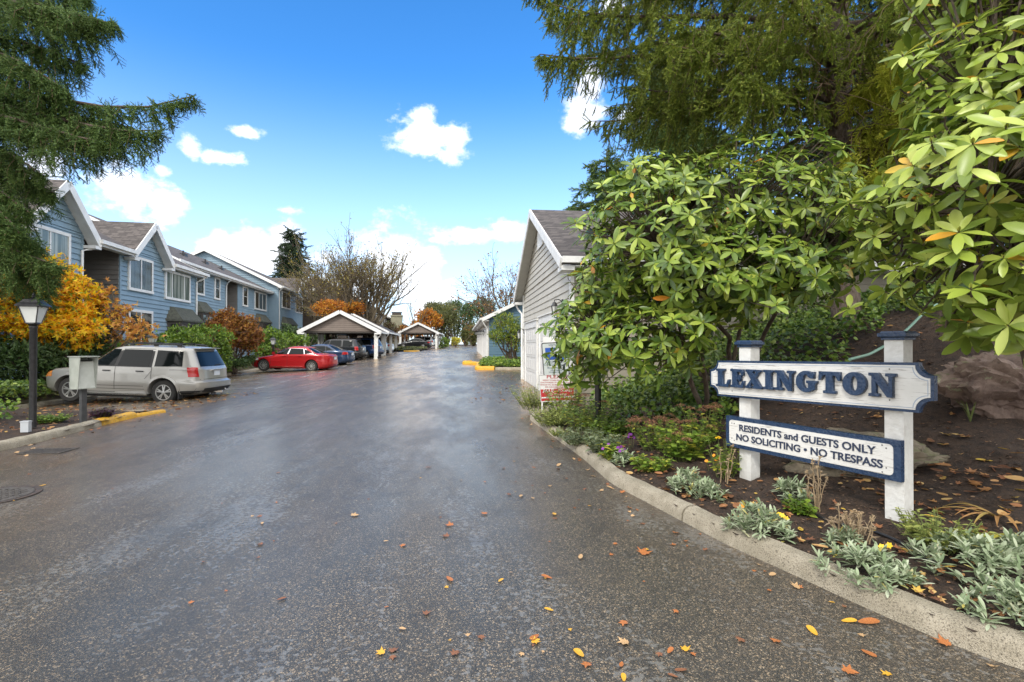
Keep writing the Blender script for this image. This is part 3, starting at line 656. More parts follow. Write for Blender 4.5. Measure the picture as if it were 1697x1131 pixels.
b = MB(); beam(b, (-ro, ov+.02, zo+.03), (WG/2, ov+.02, ZA+.03), .04, .26); beam(b, (WG+ro, ov+.02, zo+.03), (WG/2, ov+.02, ZA+.03), .04, .26)
b.box(-ro, -.045, .06, ov-.002, zo-.14, zo-.03); b.box(WG+.045, WG+ro, .06, ov-.002, zo-.14, zo-.03); b.build('rake_board', M_trim, rf)
b = MB()
for s_, xe in ((1, -ro), (-1, WG+ro)):
    b.add([(xe, .03, zo-.01), (xe, ov, zo-.01), (WG/2, ov, ZA-.01), (WG/2, .03, ZA-.01)], [(0, 1, 2, 3)])
b.build('soffit', mat('soffit', (.50, .49, .44), .6, (.46, .45, .41), 4), rf)
b = MB(); b.box(-ro-.14, -ro-.01, -DG-.3, ov, zo+.02, zo+.17); b.box(-ro, -.035, -DG-.28, .05, zo-.05, zo-.02); b.build('gutter', M_trim, rf)
b = MB(); fbox(b, fg, WG/2-.55, WG/2+.55, .034, .06, ZA-1.15, ZA-.55); b.build('gable_vent', M_trim, t)
garagedoor(t, fg, 5.75, 8.9, 0, 2.25); garagedoor(t, fg, 1.5, 4.95, 0, 2.3)
lampfix(t, 1.0, .05, 2.62); lampfix(t, WG-.45, .05, 2.1)
downspout(t, [(WG+.5, .35, zo), (WG+.35, .2, zo-.35), (WG+.08, .08, zo-.55), (WG+.08, .08, 0)])
# blue garage further along
t = thing('blue_garage', 'deep blue garage row with white doors beyond the tan garage', 'garage', (-1.6, 35.6, 0), RA)
W2, Z2 = 26.0, 3.55; D2 = 9.0
b = MB(); n_d = 8
f = lambda u, o, z: np.array((u, o, z))
lap(b, [(0, .1), (W2, .1), (W2, Z2), (0, Z2)], f); b.build('front_wall', M_tan, t)
b = MB(); lap(b, [(-D2, .1), (0, .1), (0, Z2), (-D2/2, Z2+2.2), (-D2, Z2)], lambda u, o, z: np.array((-o, u, z))); b.build('end_wall', M_blue2, t)
b = MB(); b.add([(W2, 0, 0), (W2, -D2, 0), (W2, -D2, Z2), (W2, -D2/2, Z2+2.2), (W2, 0, Z2)], [(0, 1, 2, 3, 4)]); b.build('end_wall', M_blue2, t)
b = MB(); s2 = 2.2/(D2/2); zo2 = Z2-.5*s2
slab(b, [(-.4, .5, zo2+.15), (W2+.4, .5, zo2+.15), (W2+.4, -D2/2, Z2+2.35), (-.4, -D2/2, Z2+2.35)], .15); slab(b, [(W2+.4, -D2-.5, zo2+.15), (-.4, -D2-.5, zo2+.15), (-.4, -D2/2, Z2+2.35), (W2+.4, -D2/2, Z2+2.35)], .15)
rf = b.build('roof', M_roof, t)
b = MB(); beam(b, (-.42, .5, zo2+.03), (-.42, -D2/2, Z2+2.23), .035, .24); beam(b, (-.42, -D2-.5, zo2+.03), (-.42, -D2/2, Z2+2.23), .035, .24); b.build('rake_board', M_trim, rf)
b = MB(); b.box(-.4, W2+.4, .51, .64, zo2+.02, zo2+.16); b.box(-.38, W2+.38, .03, .5, zo2-.04, zo2-.01); b.build('gutter', M_trim, rf)
for k in range(n_d):
    u = .5+k*3.2; zz = float(zr(35.6+u))-.02; garagedoor(t, f, u, u+2.5, zz, zz+2.2); lampfix(t, u+2.85, .04, zz+2.25)
downspout(t, [(-.35, .5, zo2), (-.25, .3, zo2-.35), (-.06, .12, zo2-.6), (-.06, .12, .1)])
# ================= carports =================
def carport(label, x, y, zb_, wd, dep, rise, hgt, rz=RAD(2)):
    t = thing('carport', label, 'carport', (x, y, zb_), rz); hw = wd/2
    for sx in (-hw+.45, hw-.45):
        for yy in ([0.1, dep-.1] if dep < 8 else [.1, dep/2, dep-.1]):
            b = MB(); b.box(sx-.12, sx+.12, yy-.1, yy+.1, 0, hgt-.16); b.box(sx-.15, sx+.15, yy-.13, yy+.13, 0.001, .08); b.build('post', M_white, t)
    b = MB(); b.box(-hw+.3, hw-.3, 0, .16, hgt-.16, hgt+.12); b.build('beam', M_dbrown, t); b = MB(); b.box(-hw+.3, hw-.3, dep-.16, dep, hgt-.16, hgt+.12); b.build('beam', M_dbrown, t)
    for sx in (-hw+.38, hw-.38): b = MB(); b.box(sx-.08, sx+.08, .162, dep-.162, hgt-.14, hgt+.05); b.build('beam', M_dbrown, t)
    b = MB(); lap(b, [(-hw+.35, hgt-.02), (hw-.35, hgt-.02), (hw-.35, hgt+.05), (0, hgt+rise), (-hw+.35, hgt+.05)], lambda u, o, z: np.array((u, -o-.01, z)), step=.17)
    b.build('gable_wall', M_taupe, t)
    b = MB(); s_ = rise/(hw-.35); ze_ = hgt+.05-.35*s_; th = .12
    slab(b, [(-hw, -.3, ze_+th), (0, -.3, hgt+rise+th), (0, dep+.3, hgt+rise+th), (-hw, dep+.3, ze_+th)], th); slab(b, [(0, -.3, hgt+rise+th), (hw, -.3, ze_+th), (hw, dep+.3, ze_+th), (0, dep+.3, hgt+rise+th)], th)
    rf = b.build('roof', M_roof, t)
    b = MB(); beam(b, (-hw, -.32, ze_+.02), (0, -.32, hgt+rise+.02), .04, .28); beam(b, (hw, -.32, ze_+.02), (0, -.32, hgt+rise+.02), .04, .28)
    for sx in (-1, 1): b.box(min(sx*hw, sx*(hw-.5)), max(sx*hw, sx*(hw-.5)), -.335, -.012, ze_-.12, ze_-.0)
    b.build('rake_board', M_trim, rf)
    for sx in (-1, 1): b = MB(); b.box(sx*hw-.06 if sx < 0 else sx*hw, sx*hw if sx < 0 else sx*hw+.06, -.3, dep+.3, ze_-.02, ze_+.12); b.build('gutter', M_trim, rf)
    for sx in (-1, 1): downspout(t, [(sx*(hw-.02), -.05, ze_), (sx*(hw-.1), 0, ze_-.2), (sx*(hw-.3), 0, ze_-.45), (sx*(hw-.31), 0, .2)], .05)
    return t
carport('front carport with taupe gable and white posts beside the red sedan', -13.75, 41, .46, 6.4, 5.2, 1.52, 2.25, RAD(8))
carport('second carport directly behind the front one, mostly hidden by it', -14.55, 46.9, .62, 6.4, 13, 1.5, 2.2, RAD(8))
carport('far carport with a white SUV and a black sedan under its gable', -13.55, 74, 1.07, 6.0, 9, 1.35, 2.3, RAD(4))
# ================= vehicles =================
def paint(name, col, metal=.3, rough=.28): return mat(name, col, rough, metal=metal, coat=.6, spec=.5)
M_tyre = mat('tyre_rubber', (.018, .018, .018), .85, (.03, .028, .026), 12)
M_rim = mat('alloy', (.48, .48, .47), .35, metal=.7); M_cglass = mat('car_glass', (.006, .008, .008), .05, spec=.22)
M_plast = mat('black_plastic', (.02, .02, .021), .6); M_red = mat('tail_light', (.42, .008, .01), .2, coat=.6); M_amber = mat('amber_lens', (.55, .2, .04), .2, coat=.6)
M_head = mat('headlight', (.55, .56, .56), .12, coat=.6); M_plate = mat('plate', (.55, .6, .66), .5, (.72, .74, .76), 60); M_chrome = mat('chrome', (.7, .7, .7), .15, metal=1)
class Body:
    def __init__(s, front, rear, width, n=(9, 5)):
        s.fr, s.re, s.w, s.n = [np.array(a, float) for a in (front, rear, width)]+[n]
    def xf(s, z): return np.interp(z, s.fr[:, 0], s.fr[:, 1])
    def xr(s, z): return np.interp(z, s.re[:, 0], s.re[:, 1])
    def hw(s, z): return np.interp(z, s.w[:, 0], s.w[:, 1])
    def side(s, x, z):
        a = (s.xf(z)-s.xr(z))/2; c = (s.xf(z)+s.xr(z))/2; t = min(abs((x-c)/a), .9999); return float(s.hw(z)*(1-t**s.n[0])**(1/s.n[1]))
    def end(s, y, z, sg):
        a = (s.xf(z)-s.xr(z))/2; c = (s.xf(z)+s.xr(z))/2; t = min(abs(y)/s.hw(z), .9999); return float(c+sg*a*(1-t**s.n[1])**(1/s.n[0]))
    def shell(s, nr=88):
        zs = sorted(set(s.fr[:, 0])|set(s.re[:, 0])|set(s.w[:, 0])); Z = []
        for a, c in zip(zs[:-1], zs[1:]):
            if c-a < 1e-4: continue
            k = max(1, int((c-a)/.045)); Z += [a+(c-a)*i/k for i in range(k)]
        Z.append(zs[-1]); V = []
        for z in Z:
            a = (s.xf(z)-s.xr(z))/2; c = (s.xf(z)+s.xr(z))/2; w_ = s.hw(z)
            for j in range(nr):
                th = 2*pi*j/nr; cc, ss = cos(th), sin(th)
                V.append((c+a*np.sign(cc)*abs(cc)**(2/s.n[0]), w_*np.sign(ss)*abs(ss)**(2/s.n[1]), z))
        k = len(Z); F = [(i*nr+j, i*nr+(j+1) % nr, (i+1)*nr+(j+1) % nr, (i+1)*nr+j) for i in range(k-1) for j in range(nr)]
        F += [tuple(range(nr-1, -1, -1)), tuple(range((k-1)*nr, k*nr))]
        return V, F
def sidepatch(b, B, poly, sg, off=.006, nx=8, nz=6):
    zs = [p[1] for p in poly]; lv = sorted(set(list(np.linspace(min(zs), max(zs), nz+1))+zs)); rows = []
    for z in lv:
        c = clipx(poly, min(max(z, min(zs)+1e-5), max(zs)-1e-5))
        if c: rows.append([(c[0]+(c[1]-c[0])*i/nx, sg*(B.side(c[0]+(c[1]-c[0])*i/nx, z)+off), z) for i in range(nx+1)])
    V = [p for r in rows for p in r]; n = nx+1
    b.add(V, [(i*n+j, i*n+j+1, (i+1)*n+j+1, (i+1)*n+j) for i in range(len(rows)-1) for j in range(nx)])
def endpatch(b, B, poly, sg, off=.006, ny=10, nz=5):
    zs = [p[1] for p in poly]; lv = sorted(set(list(np.linspace(min(zs), max(zs), nz+1))+zs)); rows = []
    for z in lv:
        c = clipx(poly, min(max(z, min(zs)+1e-5), max(zs)-1e-5))
        if c: rows.append([(B.end(c[0]+(c[1]-c[0])*i/ny, z, sg)+sg*off, c[0]+(c[1]-c[0])*i/ny, z+off*.6) for i in range(ny+1)])
    V = [p for r in rows for p in r]; n = ny+1
    b.add(V, [(i*n+j, i*n+j+1, (i+1)*n+j+1, (i+1)*n+j) for i in range(len(rows)-1) for j in range(ny)])
def wheel(parent, x, y, R, w_=.22, spokes=5, rm=None, double=False):
    sg = 1 if y > 0 else -1; b = MB(); yo = y-sg*w_/2
    prof = [(R*.62, -w_/2), (R*.9, -w_/2), (R*.985, -w_/2+.03), (R, -w_/4), (R, w_/4), (R*.985, w_/2-.03), (R*.9, w_/2), (R*.64, w_/2), (R*.60, w_/2-.03)]
    b.lathe(prof, (x, yo, R), 28, axis=1); w0 = b.build('wheel', M_tyre, parent, smooth=35)
    b = MB(); yo2 = yo+sg*(w_/2-.035); b.lathe([(R*.64, 0), (R*.64, sg*.03), (R*.58, sg*.03), (R*.55, -sg*.05)], (x, yo2, R), 28, axis=1)
    b.lathe([(R*.14, -sg*.0), (R*.13, sg*.03), (R*.05, sg*.035)], (x, yo2, R), 12, axis=1)
    for k in range(spokes):
        for e in ((-.17, .17) if double else (0,)):
            a = 2*pi*k/spokes+.3; a2 = a+e
            p0 = (x+R*.10*cos(a), yo2+sg*.015, R+R*.10*sin(a)); p1 = (x+R*.60*cos(a2), yo2+sg*.0, R+R*.60*sin(a2)); beam(b, p0, p1, R*(.09 if double or spokes > 7 else .17), .025, up=(0, 1, 0))
    b.build('rim', rm or M_rim, w0, smooth=35)
    b = MB(); b.lathe([(R*.57, -.02), (R*.57, -.03)], (x, yo2-sg*.02, R), 20, axis=1); b.build('brake_disc', M_plast, w0)
def car(name, label, cat, loc, heading, col, spec, tilt=0, group=None):
    """local +x is the front"""
    t = thing(name, label, cat, loc, heading, group); t.rotation_euler = (0, tilt, heading)
    B = Body(spec['front'], spec['rear'], spec['width'], spec['n']); b = MB(); V, F = B.shell(); b.add(V, F)
    o = b.build('body', col, t, smooth=38)
    R = spec['R']; ar = R*1.16
    for xa in spec['axle']:
        b = MB(); b.lathe([(ar, 2), (ar, -2)], (xa, 0, R*1.02), 40, axis=1); c = b.build('cutter', M_plast, t)
        # keep the middle of the floor: cut a full slot (hidden by inner liner)
        md = o.modifiers.new('b', 'BOOLEAN'); md.operation = 'DIFFERENCE'; md.solver = 'EXACT'; md.object = c
        dg = bpy.context.evaluated_depsgraph_get(); dg.update(); me = bpy.data.meshes.new_from_object(o.evaluated_get(dg)); o.modifiers.clear(); o.data = me; bpy.data.objects.remove(c)
    b = MB(); iw = spec['width'][0][1]-.26
    for xa in spec['axle']: b.box(xa-ar-.02, xa+ar+.02, -iw, iw, .22, R*1.02+ar+.02)
    b.box(spec['axle'][1]+.3, spec['axle'][0]-.3, -iw-.1, iw+.1, .18, .3); b.build('underbody', M_plast, t)
    for i, xa in enumerate(spec['axle']):
        for sg in (1, -1): wheel(t, xa, sg*(B.hw(.5)-.03), R, .22, spec['spokes'], double=spec.get('double', False))
    # glass
    for sg in (1, -1):
        for poly in spec['swin']:
            b = MB(); sidepatch(b, B, poly, sg, .007); b.build('side_window', M_cglass, t, smooth=40)
    b = MB(); sidepatch(b, B, spec['dlo'], 1, .004); sidepatch(b, B, spec['dlo'], -1, .004); b.build('window_surround', spec.get('surr', M_plast), t, smooth=40)
    b = MB(); endpatch(b, B, spec['wscreen'], 1); b.build('windscreen', M_cglass, t, smooth=40)
    b = MB(); endpatch(b, B, spec['rscreen'], -1); b.build('rear_window', M_cglass, t, smooth=40)
    # seams
    b = MB()
    for sg in (1, -1):
        for (x0, z0, x1, z1) in spec['seams']:
            if abs(z1-z0) > abs(x1-x0): sidepatch(b, B, [(x0-.006, z0), (x0+.006, z0), (x1+.006, z1), (x1-.006, z1)], sg, .004, 1, 8)
            else: sidepatch(b, B, [(x0, z0), (x1, z1), (x1, z1+.012), (x0, z0+.012)], sg, .004, 12, 1)
    for (y0, z0, y1, z1) in spec.get('rseams', []): endpatch(b, B, [(y0, z0), (y1, z0), (y1, z1), (y0, z1)], -1, .004)
    b.build('panel_seams', M_plast, t)
    for sg in (1, -1):
        for (x, z) in spec['handles']:
            b = MB(); y = B.side(x, z); b.box(x-.10, x+.10, sg*(y+.005) if sg > 0 else -(y+.035), sg*(y+.035) if sg > 0 else -(y+.005), z-.016, z+.016); b.build('door_handle', spec.get('hmat', M_plast), t)
        b = MB(); sidepatch(b, B, spec['tail'], sg, .012, 5); 
        if 'tail_end' in spec: endpatch(b, B, [(sg*y, z) for y, z in spec['tail_end']], -1, .012)
        b.build('tail_light', spec.get('tmat', M_red), t, smooth=40)
        b = MB(); sidepatch(b, B, spec['head'], sg, .01, 6); endpatch(b, B, [(sg*y, z) for y, z in spec['head_end']], 1, .012); b.build('headlight', spec.get('headmat', M_head), t, smooth=40)
        mx, mz = spec['mirror']; b = MB(); y = B.side(mx, mz); yy = sorted((sg*(y+.06), sg*(y+.22))); b.box(mx-.05, mx+.06, yy[0], yy[1], mz-.01, mz+.14); yy = sorted((sg*(y-.03), sg*(y+.07))); b.box(mx-.02, mx+.03, yy[0], yy[1], mz, mz+.05); b.build('door_mirror', spec.get('mmat', col), t)
    b = MB()
    for sg in (1, -1):
        for poly in spec.get('dark_side', []): sidepatch(b, B, poly, sg, .008, 10)
    for poly in spec.get('dark_rear', []): endpatch(b, B, poly, -1, .012)
    for poly in spec.get('dark_front', []): endpatch(b, B, poly, 1, .012)
    if b.v: b.build('bumper_trim', M_plast, t, smooth=40)
    if 'plate' in spec:
        z = spec['plate']; x = B.end(0, z, -1); b = MB(); b.box(x-.03, x-.012, -.155, .155, z-.075, z+.075); b.build('number_plate', M_plate, t)
        b = MB(); b.box(x-.05, x+.01, -.24, .24, z+.085, z+.115); b.build('plate_trim', M_chrome, t)
    return t, B
SUV = dict(n=(9, 5), R=.365, axle=(1.42, -1.28), spokes=5, double=True,
    front=[(.30, 2.2), (.42, 2.33), (.72, 2.36), (.86, 2.28), (.96, 2.08), (1.04, 1.45), (1.09, 1.12), (1.62, .42), (1.67, .25), (1.71, 0), (1.74, -.4)],
    rear=[(.30, -2.15), (.38, -2.34), (.50, -2.42), (.68, -2.42), (.73, -2.30), (1.05, -2.27), (1.18, -2.20), (1.60, -1.98), (1.66, -1.94), (1.69, -1.88), (1.72, -1.6), (1.74, -1.4)],
    width=[(.30, .90), (.38, .965), (.62, .985), (.9, .975), (1.09, .955), (1.6, .80), (1.68, .74), (1.715, .62), (1.74, .40)],
    swin=[[(1.03, 1.12), (.16, 1.12), (.06, 1.60), (.55, 1.60)], [(.06, 1.12), (-.86, 1.12), (-.86, 1.60), (-.03, 1.60)], [(-1.0, 1.12), (-1.80, 1.14), (-1.74, 1.58), (-1.0, 1.60)]],
    dlo=[(1.10, 1.09), (-.93, 1.09), (-.93, 1.63), (.50, 1.63)],
    wscreen=[(-.82, 1.12), (.82, 1.12), (.68, 1.62), (-.68, 1.62)], rscreen=[(-.68, 1.14), (.68, 1.14), (.58, 1.58), (-.58, 1.58)],
    seams=[(.12, .36, .12, 1.09), (-.93, .75, -.93, 1.09), (1.0, .45, 1.0, 1.08), (1.0, .53, -.72, .53), (1.0, .44, -.75, .44), (-.75, .75, -.93, .99), (-1.45, 1.03, -1.95, 1.04), (.12, .34, .9, .34)],
    rseams=[(-.75, .76, .75, .772)], handles=[(.36, .97), (-.60, .97)],
    tail=[(-1.98, .84), (-2.21, .84), (-2.17, 1.12), (-1.93, 1.12)], tail_end=[(.80, .84), (.90, .84), (.88, 1.12), (.80, 1.12)],
    head=[(1.95, .74), (2.22, .74), (2.14, .90), (1.98, .91)], head_end=[(.50, .72), (.9, .72), (.88, .86), (.5, .84)], headmat=M_amber, mirror=(.95, 1.10),
    dark_side=[[(-1.75, .31), (-2.36, .36), (-2.36, .46), (-1.75, .42)]], dark_rear=[[(-.88, .35), (.88, .35), (.88, .50), (-.88, .50)]], plate=.93)
SED = dict(n=(6, 3.2), R=.33, axle=(1.42, -1.36), spokes=10,
    front=[(.20, 2.22), (.30, 2.36), (.48, 2.40), (.60, 2.36), (.70, 2.22), (.80, 1.80), (.88, 1.32), (.93, 1.05), (1.28, .42), (1.36, .22), (1.42, -.05), (1.45, -.35)],
    rear=[(.20, -2.15), (.30, -2.33), (.45, -2.41), (.62, -2.40), (.92, -2.34), (.99, -2.26), (1.02, -2.0), (1.05, -1.72), (1.30, -1.22), (1.37, -1.05), (1.42, -.85), (1.45, -.6)],
    width=[(.20, .84), (.30, .89), (.6, .91), (.9, .885), (1.0, .86), (1.30, .68), (1.38, .62), (1.43, .5), (1.45, .34)],
    swin=[[(.92, .98), (.05, .98), (-.02, 1.31), (.42, 1.31)], [(-.03, .98), (-.92, 1.0), (-.80, 1.30), (-.09, 1.31)], [(-.97, 1.0), (-1.38, 1.04), (-1.15, 1.19), (-.87, 1.28)]],
    dlo=[(1.02, .955), (-1.48, 1.01), (-1.12, 1.32), (.40, 1.335)], surr=M_chrome,
    wscreen=[(-.76, .96), (.76, .96), (.60, 1.33), (-.60, 1.33)], rscreen=[(-.70, 1.07), (.70, 1.07), (.56, 1.34), (-.56, 1.34)],
    seams=[(.02, .30, .02, .96), (-.95, .70, -.98, .98), (.98, .40, .98, .92), (.98, .27, -.85, .27)], handles=[(.2, .86), (-.70, .88)], hmat=paint('red_handle', (.33, .008, .010)),
    tail=[(-1.98, .76), (-2.20, .74), (-2.18, .93), (-2.06, .93)], tail_end=[(.52, .76), (.80, .74), (.79, .92), (.55, .92)],
    head=[(1.72, .64), (2.16, .58), (2.08, .69), (1.75, .74)], head_end=[(.45, .56), (.8, .56), (.8, .68), (.45, .66)], mirror=(.92, .96),
    dark_rear=[[(-.75, .22), (.75, .22), (.72, .32), (-.72, .32)]], plate=.78)
silver = paint('silver_paint', (.36, .35, .325), .45, .3); redp = paint('red_paint', (.40, .010, .014)); bluep = paint('navy_paint', (.018, .042, .10)); blackp = paint('black_paint', (.010, .011, .014)); whitep = paint('white_car_paint', (.72, .73, .73), 0)
HB = pi-RAD(-1)
def place(px, py, dy=0):
    return onground(px, py)
# silver SUV: between wheels contact points (117,670) and (283,663)
SX, SY = -11.55, 15.95
t, B = car('silver_suv', 'silver SUV with roof rails and a tow hitch, parked nose-in toward the hedge at left', 'SUV', (SX, SY, float(zg(SX, SY))-.02), HB, silver, SUV, tilt=-RAD(1.9))
b = MB()
for sg in (1, -1):
    b.tube([(.15, sg*.60, 1.70), (0, sg*.60, 1.765), (-.6, sg*.61, 1.785), (-1.5, sg*.60, 1.775), (-1.65, sg*.60, 1.71)], .02, 6)
    for x in (-.1, -.8, -1.5): b.box(x-.06, x+.06, sg*.60-.025, sg*.60+.025, 1.70, 1.78)
b.build('roof_rail', M_plast, t)
b = MB()
for x in (-.2, -1.2): b.box(x-.03, x+.03, -.6, .6, 1.785, 1.81)
b.build('cross_bar', M_plast, t)
for sg in (1, -1):
    for xa in (1.42, -1.28):   # wheel-arch flare
        b = MB(); R1, R2 = .43, .50; n = 20; V = []
        for i in range(n+1):
            a = -.25+(pi+.5)*i/n
            for r, o_ in ((R1, -.02), (R1, .028), (R2, .022), (R2+.012, -.01)):
                x, z = xa+r*cos(a), .37+r*sin(a); z = max(z, .31); V.append((x, sg*(B.side(x, z)+o_), z))
        b.add(V, [(i*4+j, i*4+j+1, i*4+j+5, i*4+j+4) for i in range(n) for j in range(3)]); b.build('arch_flare', silver, t, smooth=50)
    b = MB(); b.box(-.85, 1.0, sg*.93-.07, sg*.93+.07, .27, .31); b.build('running_board', M_chrome, t)
    b = MB(); b.box(-1.76, -1.73, sg*.86-.12, sg*.86+.12, .18, .50); b.build('mud_flap', M_plast, t)
b = MB(); b.box(-2.50, -2.2, -.035, .035, .33, .40); b.tube([(-2.50, 0, .36), (-2.56, 0, .36), (-2.58, 0, .42)], .018, 8); b.lathe([(.0, .41), (.024, .43), (.024, .45), (0, .47)], (-2.58, 0, 0), 10); b.build('tow_hitch', M_chrome, t)
b = MB(); endpatch(b, B, [(-.4, 1.165), (-.02, 1.155), (-.02, 1.17), (-.4, 1.185)], -1, .03, 4, 2); b.build('rear_wiper', M_plast, t)
b = MB(); b.box(-2.09, -1.86, -.56, .56, 1.665, 1.69); b.build('spoiler', silver, t)
# red sedan
t, B = car('red_sedan', 'red sedan parked nose-in toward the bushes, left of the front carport', 'car', (-12.62, 29.75, float(zg(-12.62, 29.75))-.01), pi-RAD(3), redp, SED, tilt=-RAD(1.0))
for sg in (1, -1):
    b = MB(); b.box(-.85, .98, min(sg*.895, sg*.92), max(sg*.895, sg*.92), .265, .285); b.build('sill_trim', M_chrome, t)
SED2 = dict(SED, hmat=bluep, surr=M_plast, spokes=7)
car('navy_sedan', 'navy blue sedan parked just beyond the red sedan', 'car', (-13.0, 34.3, float(zg(-13, 34.3))), pi-RAD(5), bluep, SED2)
t, B = car('black_suv', 'black SUV with silver wheels under the front carport, nearest of the cars there', 'SUV', (-13.9, 40.2, float(zg(-13.9, 40.2))), pi-RAD(5), blackp, dict(SUV, headmat=M_head))
car('blue_hatchback', 'dark blue car under the front carport, half hidden behind its right white post', 'car', (-13.5, 43.9, float(zg(-13.5, 43.9))), pi-RAD(6), paint('blue_paint2', (.016, .045, .13)), dict(SUV, spokes=8, double=False))
car('dark_sedan', 'dark car between the white posts of the second carport', 'car', (-14.6, 50.2, float(zg(-14.6, 50.2))), pi-RAD(6), paint('grey_paint', (.05, .055, .06)), dict(SUV))
car('white_sedan', 'white car farthest back in the second carport', 'car', (-15.1, 55.0, float(zg(-15.1, 55.0))), pi-RAD(6), whitep, dict(SED2, hmat=whitep))
car('black_sedan', 'black sedan parked across the front of the far carport', 'car', (-13.8, 72.6, 1.12), pi-RAD(2), blackp, dict(SED2, hmat=blackp))
car('white_suv', 'white SUV under the far carport, behind the black sedan', 'SUV', (-13.8, 76.3, 1.15), pi-RAD(2), whitep, dict(SUV, headmat=M_head))
# ================= lamp posts, drop box =================
def lamp(label, p, H=2.45, group=None, rz=.25):
    t = thing('lamp_post', label, 'lamp post', p, rz, group); hb = H-.62
    b = MB(); b.lathe([(.055, 0), (.055, hb-.01), (.062, hb), (.062, hb+.04), (.04, hb+.05)], n=16); b.build('pole', M_black, t, smooth=40)
    b = MB(); b.lathe([(.04, hb+.04), (.075, hb+.07), (.10, hb+.085), (.095, hb+.10)], n=12); b.build('collar', M_black, t)
    z0, z1 = hb+.10, hb+.40; r0, r1 = .08, .15
    b = MB(); q = pi/4
    for k in range(4):
        a = q+k*pi/2; b.tube([(r0*cos(a)*1.41, r0*sin(a)*1.41, z0), (r1*cos(a)*1.41, r1*sin(a)*1.41, z1)], .010, 5)
        a2 = a+pi/2; b.tube([(r0*cos(a)*1.41, r0*sin(a)*1.41, z0), (r0*cos(a2)*1.41, r0*sin(a2)*1.41, z0)], .010, 5); b.tube([(r1*cos(a)*1.41, r1*sin(a)*1.41, z1), (r1*cos(a2)*1.41, r1*sin(a2)*1.41, z1)], .012, 5)
    ln = b.build('lantern', M_black, t)
    b = MB(); g = [(x*s_*.97, y*s_*.97, z) for s_, z in ((r0, z0), (r1, z1)) for x, y in ((1, 1), (-1, 1), (-1, -1), (1, -1))]
    b.add(g, [(0, 1, 5, 4), (1, 2, 6, 5), (2, 3, 7, 6), (3, 0, 4, 7)]); b.build('lantern_glass', mat('milk_glass', (.62, .64, .61), .3, spec=.5), ln)
    b = MB(); lv = [(.188, z1+.0), (.188, z1+.015), (.135, z1+.07), (.10, z1+.125), (.03, z1+.145)]
    V = [(x*s_, y*s_, z) for s_, z in lv for x, y in ((1, 1), (-1, 1), (-1, -1), (1, -1))]
    b.add(V, [(i*4+j, i*4+(j+1) % 4, (i+1)*4+(j+1) % 4, (i+1)*4+j) for i in range(4) for j in range(4)]+[(3, 2, 1, 0), (16, 17, 18, 19)])
    b.lathe([(.02, z1+.14), (.035, z1+.165), (.02, z1+.185), (.028, z1+.205), (.004, z1+.25)], n=10); b.build('lantern_cap', M_black, ln)
    return t
lamp('black lamp post with a frosted four-sided lantern on the left kerb island', (-8.7, 9.3, .1), 2.42)
p = onbed(991, 708); lamp('black lamp post in the right flower bed, its lantern hidden by the rhododendron', p, 2.5)
lamp('small lamp post behind the red sedan, in front of the pink bush', (-15.4, 33, .2), 1.95)
lamp('lamp post behind the roof of the silver SUV, only its cap showing', (-15.1, 21.5, -.1), 2.25)
# drop box
t = thing('drop_box', 'grey metal drop box on a dark square post at the left kerb', 'drop box', (-8.25, 9.85, .1), RAD(68))
b = MB(); b.box(-.055, .055, -.055, .055, 0, .66); b.build('post', mat('dark_post', (.035, .037, .04), .7, (.055, .056, .058), 10), t)
t.scale = (.78, .78, 1)
M_boxm = mat('grey_green_metal', (.30, .32, .28), .5, (.36, .38, .34), 5)
b = MB(); pr = [(-.155, .66), (.16, .66), (.20, 1.265), (-.24, 1.265)]
b.prism(pr, -.20, -.185, axis=0); b.prism(pr, .185, .20, axis=0)
b.box(-.184, .184, .15, .165, .66, 1.25); b.box(-.184, .184, -.15, .149, .66, .675); b.box(-.225, .225, -.27, .22, 1.266, 1.285)
b.build('housing', M_boxm, t)
b = MB(); b.add([(-.184, -.145, .676), (.184, -.145, .676), (.184, -.06, 1.18), (-.184, -.06, 1.18), (-.184, -.13, .676), (.184, -.13, .676), (.184, -.045, 1.18), (-.184, -.045, 1.18)], [(0, 1, 2, 3), (3, 2, 6, 7), (4, 7, 6, 5)]); b.build('front_panel', mat('pale_panel', (.52, .54, .50), .5, (.46, .48, .44), 7), t)
b = MB(); b.box(-.15, .15, -.07, .0, 1.185, 1.21); b.build('letter_slot', M_black, t)
# ================= text helper =================
def text(body, size, mt, name, parent, loc, rot=(pi/2, 0, 0), ext=.002, off=0.0, align='CENTER', sx=1.0, shear=0, space=1.0):
    cu = bpy.data.curves.new(name, 'FONT'); cu.body = body; cu.size = size; cu.extrude = ext; cu.offset = off; cu.align_x = align; cu.align_y = 'CENTER'; cu.shear = shear; cu.space_character = space
    o = bpy.data.objects.new(name, cu); C.objects.link(o); dg = bpy.context.evaluated_depsgraph_get(); dg.update()
    me = bpy.data.meshes.new_from_object(o.evaluated_get(dg)); bpy.data.objects.remove(o)
    me.materials.clear(); me.materials.append(mt); r = bpy.data.objects.new(name, me); C.objects.link(r); r.parent = parent
    r.location = loc; r.rotation_euler = rot; r.scale = (sx, 1, 1); return r
